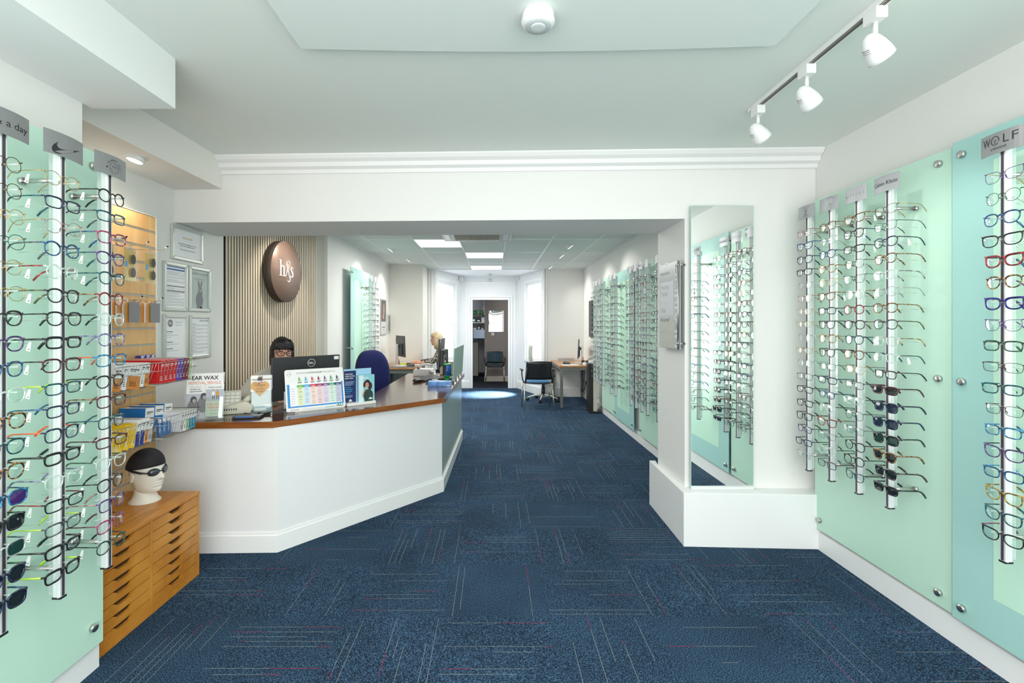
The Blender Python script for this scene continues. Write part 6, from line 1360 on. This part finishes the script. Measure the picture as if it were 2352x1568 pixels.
rr = random.Random(3); bc = [('navy', (.03, .07, .2)), ('white', (.7, .7, .7)), ('brown', (.25, .14, .09)), ('dark green', (.03, .12, .1)), ('grey', (.3, .3, .32)), ('black', (.03, .03, .03))]
seen = {}
for zi, z in enumerate((0.24, 0.48, 0.72)):
    x = -0.42; k = 0
    while x < 0.16:
        w_ = rr.uniform(.07, .16); h_ = rr.uniform(.08, .17); cn, cv = bc[(k * 2 + zi) % 6]
        o = MB(Matrix.Translation((-0.45 + x, 13.89, 1.02 + z + 0.0005))).box(0, w_, -.2, -.02, 0, h_).box(w_ * .2, w_ * .8, -.2008, -.2, h_ * .3, h_ * .7, 1).build('storage_box', [mat('store_' + cn, cv, .5), PAPER])
        tag(o, f"{cn} storage box, {ORD[k]} along the {('lowest', 'middle', 'top')[zi]} store shelf", 'box', 'boxes on the store shelves'); x += w_ + .02; k += 1
t = thing('store_counter', 'white cupboard with dark worktop under the small monitor in the store', 'cabinet', (-0.55, 13.20, 0)); MB().box(-0.25, 0.10, -.25, .25, 0, .94).build('cupboard', mat('store_cupboard', (.42, .41, .36), .5), t); MB().box(-0.25, 0.30, -.27, .27, .94, .97).build('worktop', DARK, t); MB().box(-0.17, -0.13, -.255, -.25, .80, .84).build('cupboard_handle', STEEL, t)
monitor(-0.43, 13.10, 180, .971, 'small dark monitor on the store counter beyond the hall', .06, .34, .27, 0)
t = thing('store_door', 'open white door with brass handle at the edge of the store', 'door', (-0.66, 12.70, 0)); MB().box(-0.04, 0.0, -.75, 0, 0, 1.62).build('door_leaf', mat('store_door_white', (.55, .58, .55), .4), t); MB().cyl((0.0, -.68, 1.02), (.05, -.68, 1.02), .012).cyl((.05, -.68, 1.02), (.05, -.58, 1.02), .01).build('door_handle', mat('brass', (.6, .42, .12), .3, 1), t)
# ================================================================ people
def skin_mesh(vs, es, rs, root=0, sub=2):
    me = bpy.data.meshes.new('sk'); me.from_pydata(vs, es, []); o = bpy.data.objects.new('sk', me); COL.objects.link(o)
    o.modifiers.new('k', 'SKIN'); 
    if not me.skin_vertices: 
        bpy.context.view_layer.objects.active = o; bpy.ops.mesh.customdata_skin_add()
    for i, r_ in enumerate(rs): me.skin_vertices[0].data[i].radius = r_ if isinstance(r_, tuple) else (r_, r_); me.skin_vertices[0].data[i].use_root = (i == root)
    o.modifiers[0].use_smooth_shade = True; s_ = o.modifiers.new('s', 'SUBSURF'); s_.levels = s_.render_levels = sub
    bpy.context.view_layer.update(); ev = o.evaluated_get(bpy.context.evaluated_depsgraph_get()); m2 = bpy.data.meshes.new_from_object(ev)
    out = ([tuple(v.co) for v in m2.vertices], [tuple(p.vertices) for p in m2.polygons]); bpy.data.objects.remove(o); bpy.data.meshes.remove(me); bpy.data.meshes.remove(m2)
    return out
class Sk:
    def __init__(s): s.v = []; s.e = []; s.r = []
    def p(s, co, r_, to=None): s.v.append(tuple(co)); s.r.append(r_); i = len(s.v) - 1; (s.e.append((to, i)) if to is not None else None); return i
    def mesh(s, **k): return skin_mesh(s.v, s.e, s.r, **k)
def hand(sk, w_, fwd, palm_n, to, side):
    """wrist index w_; five separate, slightly curled fingers"""
    W = Vector(sk.v[to]); f = Vector(fwd).normalized(); n_ = Vector(palm_n).normalized(); s_ = f.cross(n_).normalized() * side
    pm = sk.p(W + f * 0.045, (0.018, 0.026), to); kn = sk.p(W + f * 0.078, (0.014, 0.026), pm)
    for k, (o_, l) in enumerate(((-0.027, .060), (-0.009, .070), (0.009, .066), (0.026, .052))):
        a = sk.p(W + f * (0.094) + s_ * o_, .0085, kn); b = sk.p(W + f * (0.094 + l * .5) + s_ * o_ * 1.1 + n_ * .008, .0080, a); sk.p(W + f * (0.094 + l) + s_ * o_ * 1.1 + n_ * .026, .0070, b)
    a = sk.p(W + f * 0.045 - s_ * 0.034, .010, pm); b = sk.p(W + f * 0.070 - s_ * 0.052 + n_ * .008, .0085, a); sk.p(W + f * 0.095 - s_ * 0.052 + n_ * .016, .0075, b)
def person(label, J, skin, top, legs, face, headpos, hair, hairm, extra=None):
    t = thing('person', label, 'person', (J['pelvis'][0], J['pelvis'][1], 0)); inv = Matrix.Translation((-J['pelvis'][0], -J['pelvis'][1], 0))
    V = lambda k: Vector(J[k]); sk = Sk()
    pel = sk.p(V('pelvis'), .11); wst = sk.p(V('waist'), .10, pel); ch = sk.p(V('chest'), .115, wst); nb = sk.p(V('neck'), .05, ch); hd = Vector(headpos); sk.p(hd + Vector((0, 0, -.06)), .045, nb)
    for s_ in 'rl':
        sh = sk.p(V('sh' + s_), .045, ch); el = sk.p(V('el' + s_), .038, sh); wr = sk.p(V('wr' + s_), .024, el); hand(sk, wr, J['hf' + s_], (0, 0, -1), wr, 1 if s_ == 'r' else -1)
        hp_ = sk.p(V('hip' + s_), .085, pel); kn = sk.p(V('kn' + s_), .060, hp_); an_ = sk.p(V('an' + s_), .036, kn); sk.p(V('an' + s_) + Vector(J['ff']) * .15 + Vector((0, 0, -.035)), .034, an_)
    mb = MB(inv); mb.add(*sk.mesh(), 0, True); head_mesh(mb, tuple(hd), 0.97, R(face)); o = mb.build('body', skin, t)
    k2 = Sk(); ch = k2.p(V('chest'), .142); k2.p(V('waist'), .125, ch); k2.p(V('pelvis'), .132, 1); k2.p(V('neck') + Vector((0, 0, -.01)), .062, ch)
    for s_ in 'rl':
        sh = k2.p(V('sh' + s_), .064, ch); md = k2.p((V('sh' + s_) + V('el' + s_)) / 2, .056, sh); el = k2.p(V('el' + s_), .052, md); k2.p(V('el' + s_).lerp(V('wr' + s_), .92), .036, el)
    MB(inv).add(*k2.mesh(), 0, True).build('top_garment', top, t)
    k3 = Sk(); pl = k3.p(V('pelvis') + Vector((0, 0, -.02)), .13)
    for s_ in 'rl':
        hp_ = k3.p(V('hip' + s_), .10, pl); kn = k3.p(V('kn' + s_), .074, hp_); k3.p(V('kn' + s_).lerp(V('an' + s_), .93), .055, kn)
    MB(inv).add(*k3.mesh(), 0, True).build('trousers', legs, t)
    for s_ in 'rl':
        f = Vector(J['ff']); a = V('an' + s_); q = f.to_3d(); m = MB(inv @ Matrix.Translation((a.x + f.x * .07, a.y + f.y * .07, 0)) @ Matrix.Rotation(math.atan2(f.y, f.x), 4, 'Z')); m.ball((0, 0, .035), .13, .045, .035, 20, 12, 0, lambda x, y, z: (x, y, z if z > -.034 else -.034)); m.build('shoe', BLACK, t)
    ca, sa = math.cos(R(face)), math.sin(R(face))
    def place(x, y, z): return (x * ca - y * sa, x * sa + y * ca, z)
    m = MB(inv); hair(m, tuple(hd), place); m.build('hair', hairm, t)
    m = MB(inv)
    for e in (-1, 1):
        c = Vector(hd) + Vector(place(.0815, e * .031, .001)); m.ball(tuple(c), .0105, .0105, .0058, 14, 10, 0); c2 = c + Vector(place(.0105, 0, -.0015)); m.ball(tuple(c2), .0040, .0054, .0054, 10, 8, 1)
        m.tube([Vector(hd) + Vector(place(.084, e * (.031 + dx), .016 + .003 * (1 - (dx / .016) ** 2))) for dx in (-.014, -.007, 0, .007, .014)], .0022, 5, m=2)
    m.build('eye', [mat('eye_white', (.55, .50, .48), .3), mat('iris_dark', (.03, .02, .015), .2), hairm], t)
    m = MB(inv)
    for e in (-1, 1): m.tube([Vector(hd) + Vector(place(.0885 - (dx / .014) ** 2 * .003, e * (.031 + dx), .0060 - .0030 * (dx / .014) ** 2)) for dx in (-.013, -.0065, 0, .0065, .013)], [.002, .0040, .0046, .0040, .002], 7)
    m.build('eyelid', skin, t)
    m = MB(inv)
    m.tube([Vector(hd) + Vector(place(.090 - abs(y) * .30, y, -.0655 + (0.002 if abs(y) < .01 else 0))) for y in (-.022, -.011, 0, .011, .022)], [.002, .0045, .005, .0045, .002], 8); m.build('lips', mat('lips', (.45, .12, .11), .4), t)
    if extra: extra(t, inv, hd, place)
    return t
SKIN = mat('skin_light', hx('#dda890'), 0.5, spec=0.35); SKIN2 = mat('skin_light_warm', hx('#d39c82'), 0.5, spec=0.35)
HBLK = mat('black_hair', (0.008, 0.006, 0.008), 0.5); 
HBLD = wood('blond_hair', '#a08a66', '#d6c6a2', 0.45, (30, 30, 1.5), 4)
def bob(m, o, place):
    def f(x, y, z):
        X, Y, Z = x - 0.012, y, z + 0.012
        if Z < 0.0: Z *= 1.45; Y *= 1 + 0.26 * min(1, -Z / .1); X = min(X, 0.045) 
        if X > 0.03 and Z < 0.030: X = 0.03 - 0.35 * (X - 0.03)
        elif X > 0.03 and Z < 0.060: X = X + 0.006
        if X < 0 and Z < -.05: X *= .85
        if Z < -.17: Z = -.17
        return place(X, Y, Z)
    m.ball(o, 0.110, 0.094, 0.128, 56, 48, 0, f)
    for k in range(23):       # fringe strands
        y = -0.066 + k * 0.006; yy = y + 0.005 * math.sin(k * 2.1)
        m.tube([Vector(o) + Vector(place(0.070 - abs(y) * .25, y * .7, 0.112)), Vector(o) + Vector(place(0.098 - abs(y) * .45, y, 0.080)), Vector(o) + Vector(place(0.100 - abs(y) * .50, yy, 0.048)), Vector(o) + Vector(place(0.096 - abs(y) * .45, yy + .004, 0.020 + 0.0035 * (k * 7 % 5)))], [.009, .0088, .0068, .0015], 6)
def longhair(m, o, place):
    def f(x, y, z):
        X, Y, Z = x - 0.014, y, z + 0.010
        if Z < 0.0: Z *= 1.60; X = min(X, 0.035); Y *= 1 + .08 * min(1, -Z / .1)
        if X > 0.035 and Z < 0.045: X = 0.035 - 0.4 * (X - 0.035)
        if Z < -.19: Z = -.19
        return place(X, Y, Z)
    m.ball(o, 0.108, 0.090, 0.126, 48, 44, 0, f)
    for k in range(20):
        y = -0.062 + k * 0.0065
        m.tube([Vector(o) + Vector(place(0.060 - abs(y) * .25, y * .7, 0.114)), Vector(o) + Vector(place(0.094 - abs(y) * .45, y, 0.085)), Vector(o) + Vector(place(0.098 - abs(y) * .50, y, 0.052)), Vector(o) + Vector(place(0.093 - abs(y) * .45, y + .002, 0.026 + 0.003 * (k * 7 % 4)))], [.009, .0085, .0065, .0015], 6)
def specs_on(t, inv, hd, place):
    m = MB(inv)
    for e in (-1, 1):
        o_ = outline('c', e, 20); m.tube([Vector(hd) + Vector(place(0.101 - p[1] * 1.2, p[0] * 1.02, p[2] * .95 + 0.002)) for p in o_], .0030, 6, True)
        m.tube([Vector(hd) + Vector(place(.096, e * .062, .012)), Vector(hd) + Vector(place(.05, e * .080, .012)), Vector(hd) + Vector(place(-.01, e * .086, .010))], .0026, 6)
    m.tube([Vector(hd) + Vector(place(.102, -.009, .004)), Vector(hd) + Vector(place(.106, 0, .007)), Vector(hd) + Vector(place(.102, .009, .004))], .0028, 6); m.build('spectacles', BLACK, t, label='dark-rimmed glasses worn on the face')
KNIT = mat('oatmeal_knit', (0.55, 0.52, 0.46), 0.85, bump=(260, 0.5)); DTR = mat('dark_trousers', (0.02, 0.02, 0.028), 0.8)
J = dict(pelvis=(-1.94, 4.12, .52), waist=(-1.92, 4.09, .72), chest=(-1.89, 4.03, .92), neck=(-1.835, 3.965, 1.05), shr=(-2.00, 3.90, 1.00), shl=(-1.75, 4.12, 1.00), elr=(-2.02, 3.71, .875), wrr=(-1.80, 3.63, .862), ell=(-1.60, 4.00, .88), wrl=(-1.60, 3.86, .862),
         hfr=(.9, -.15, 0), hfl=(.2, -.9, 0), hipr=(-1.99, 4.04, .50), knr=(-1.72, 3.74, .50), anr=(-1.66, 3.62, .085), hipl=(-1.87, 4.18, .50), knl=(-1.56, 3.90, .50), anl=(-1.50, 3.78, .085), ff=(.67, -.74, 0))
person('person with a black bob and dark-rimmed glasses seated behind the large monitor', J, SKIN, KNIT, DTR, -52, (-1.802, 3.925, 1.205), bob, HBLK, specs_on)
LEO = bpy.data.materials.new('spotted_blouse'); LEO.use_nodes = True; nt = LEO.node_tree; b = nt.nodes['Principled BSDF']; tc = nt.nodes.new('ShaderNodeTexCoord'); vn = nt.nodes.new('ShaderNodeTexVoronoi'); vn.inputs['Scale'].default_value = 55
nt.links.new(tc.outputs['Object'], vn.inputs['Vector']); cr = nt.nodes.new('ShaderNodeValToRGB'); cr.color_ramp.interpolation = 'CONSTANT'; e = cr.color_ramp.elements; e[0].color = (0.55, 0.50, 0.40, 1); e[1].position = 0.42; e[1].color = (0.02, 0.018, 0.016, 1)
nt.links.new(vn.outputs['Distance'], cr.inputs[0]); nt.links.new(cr.outputs[0], b.inputs['Base Color']); b.inputs['Roughness'].default_value = .8
J = dict(pelvis=(-0.90, 8.28, .52), waist=(-0.91, 8.28, .70), chest=(-0.95, 8.28, .88), neck=(-0.985, 8.28, 1.01), shr=(-0.96, 8.42, .965), shl=(-0.96, 8.13, .965), elr=(-1.08, 8.46, .79), wrr=(-1.36, 8.26, .775), ell=(-1.06, 8.06, .79), wrl=(-1.24, 8.06, .775),
         hfr=(-.98, -.1, 0), hfl=(-.8, .2, 0), hipr=(-0.93, 8.38, .50), knr=(-1.14, 8.38, .56), anr=(-1.16, 8.38, .085), hipl=(-0.93, 8.18, .50), knl=(-1.14, 8.18, .56), anl=(-1.16, 8.18, .085), ff=(-1, 0, 0))
person('person with fair shoulder-length hair and spotted blouse typing at the far desk', J, SKIN2, LEO, DTR, 180, (-1.035, 8.27, 1.178), longhair, HBLD)
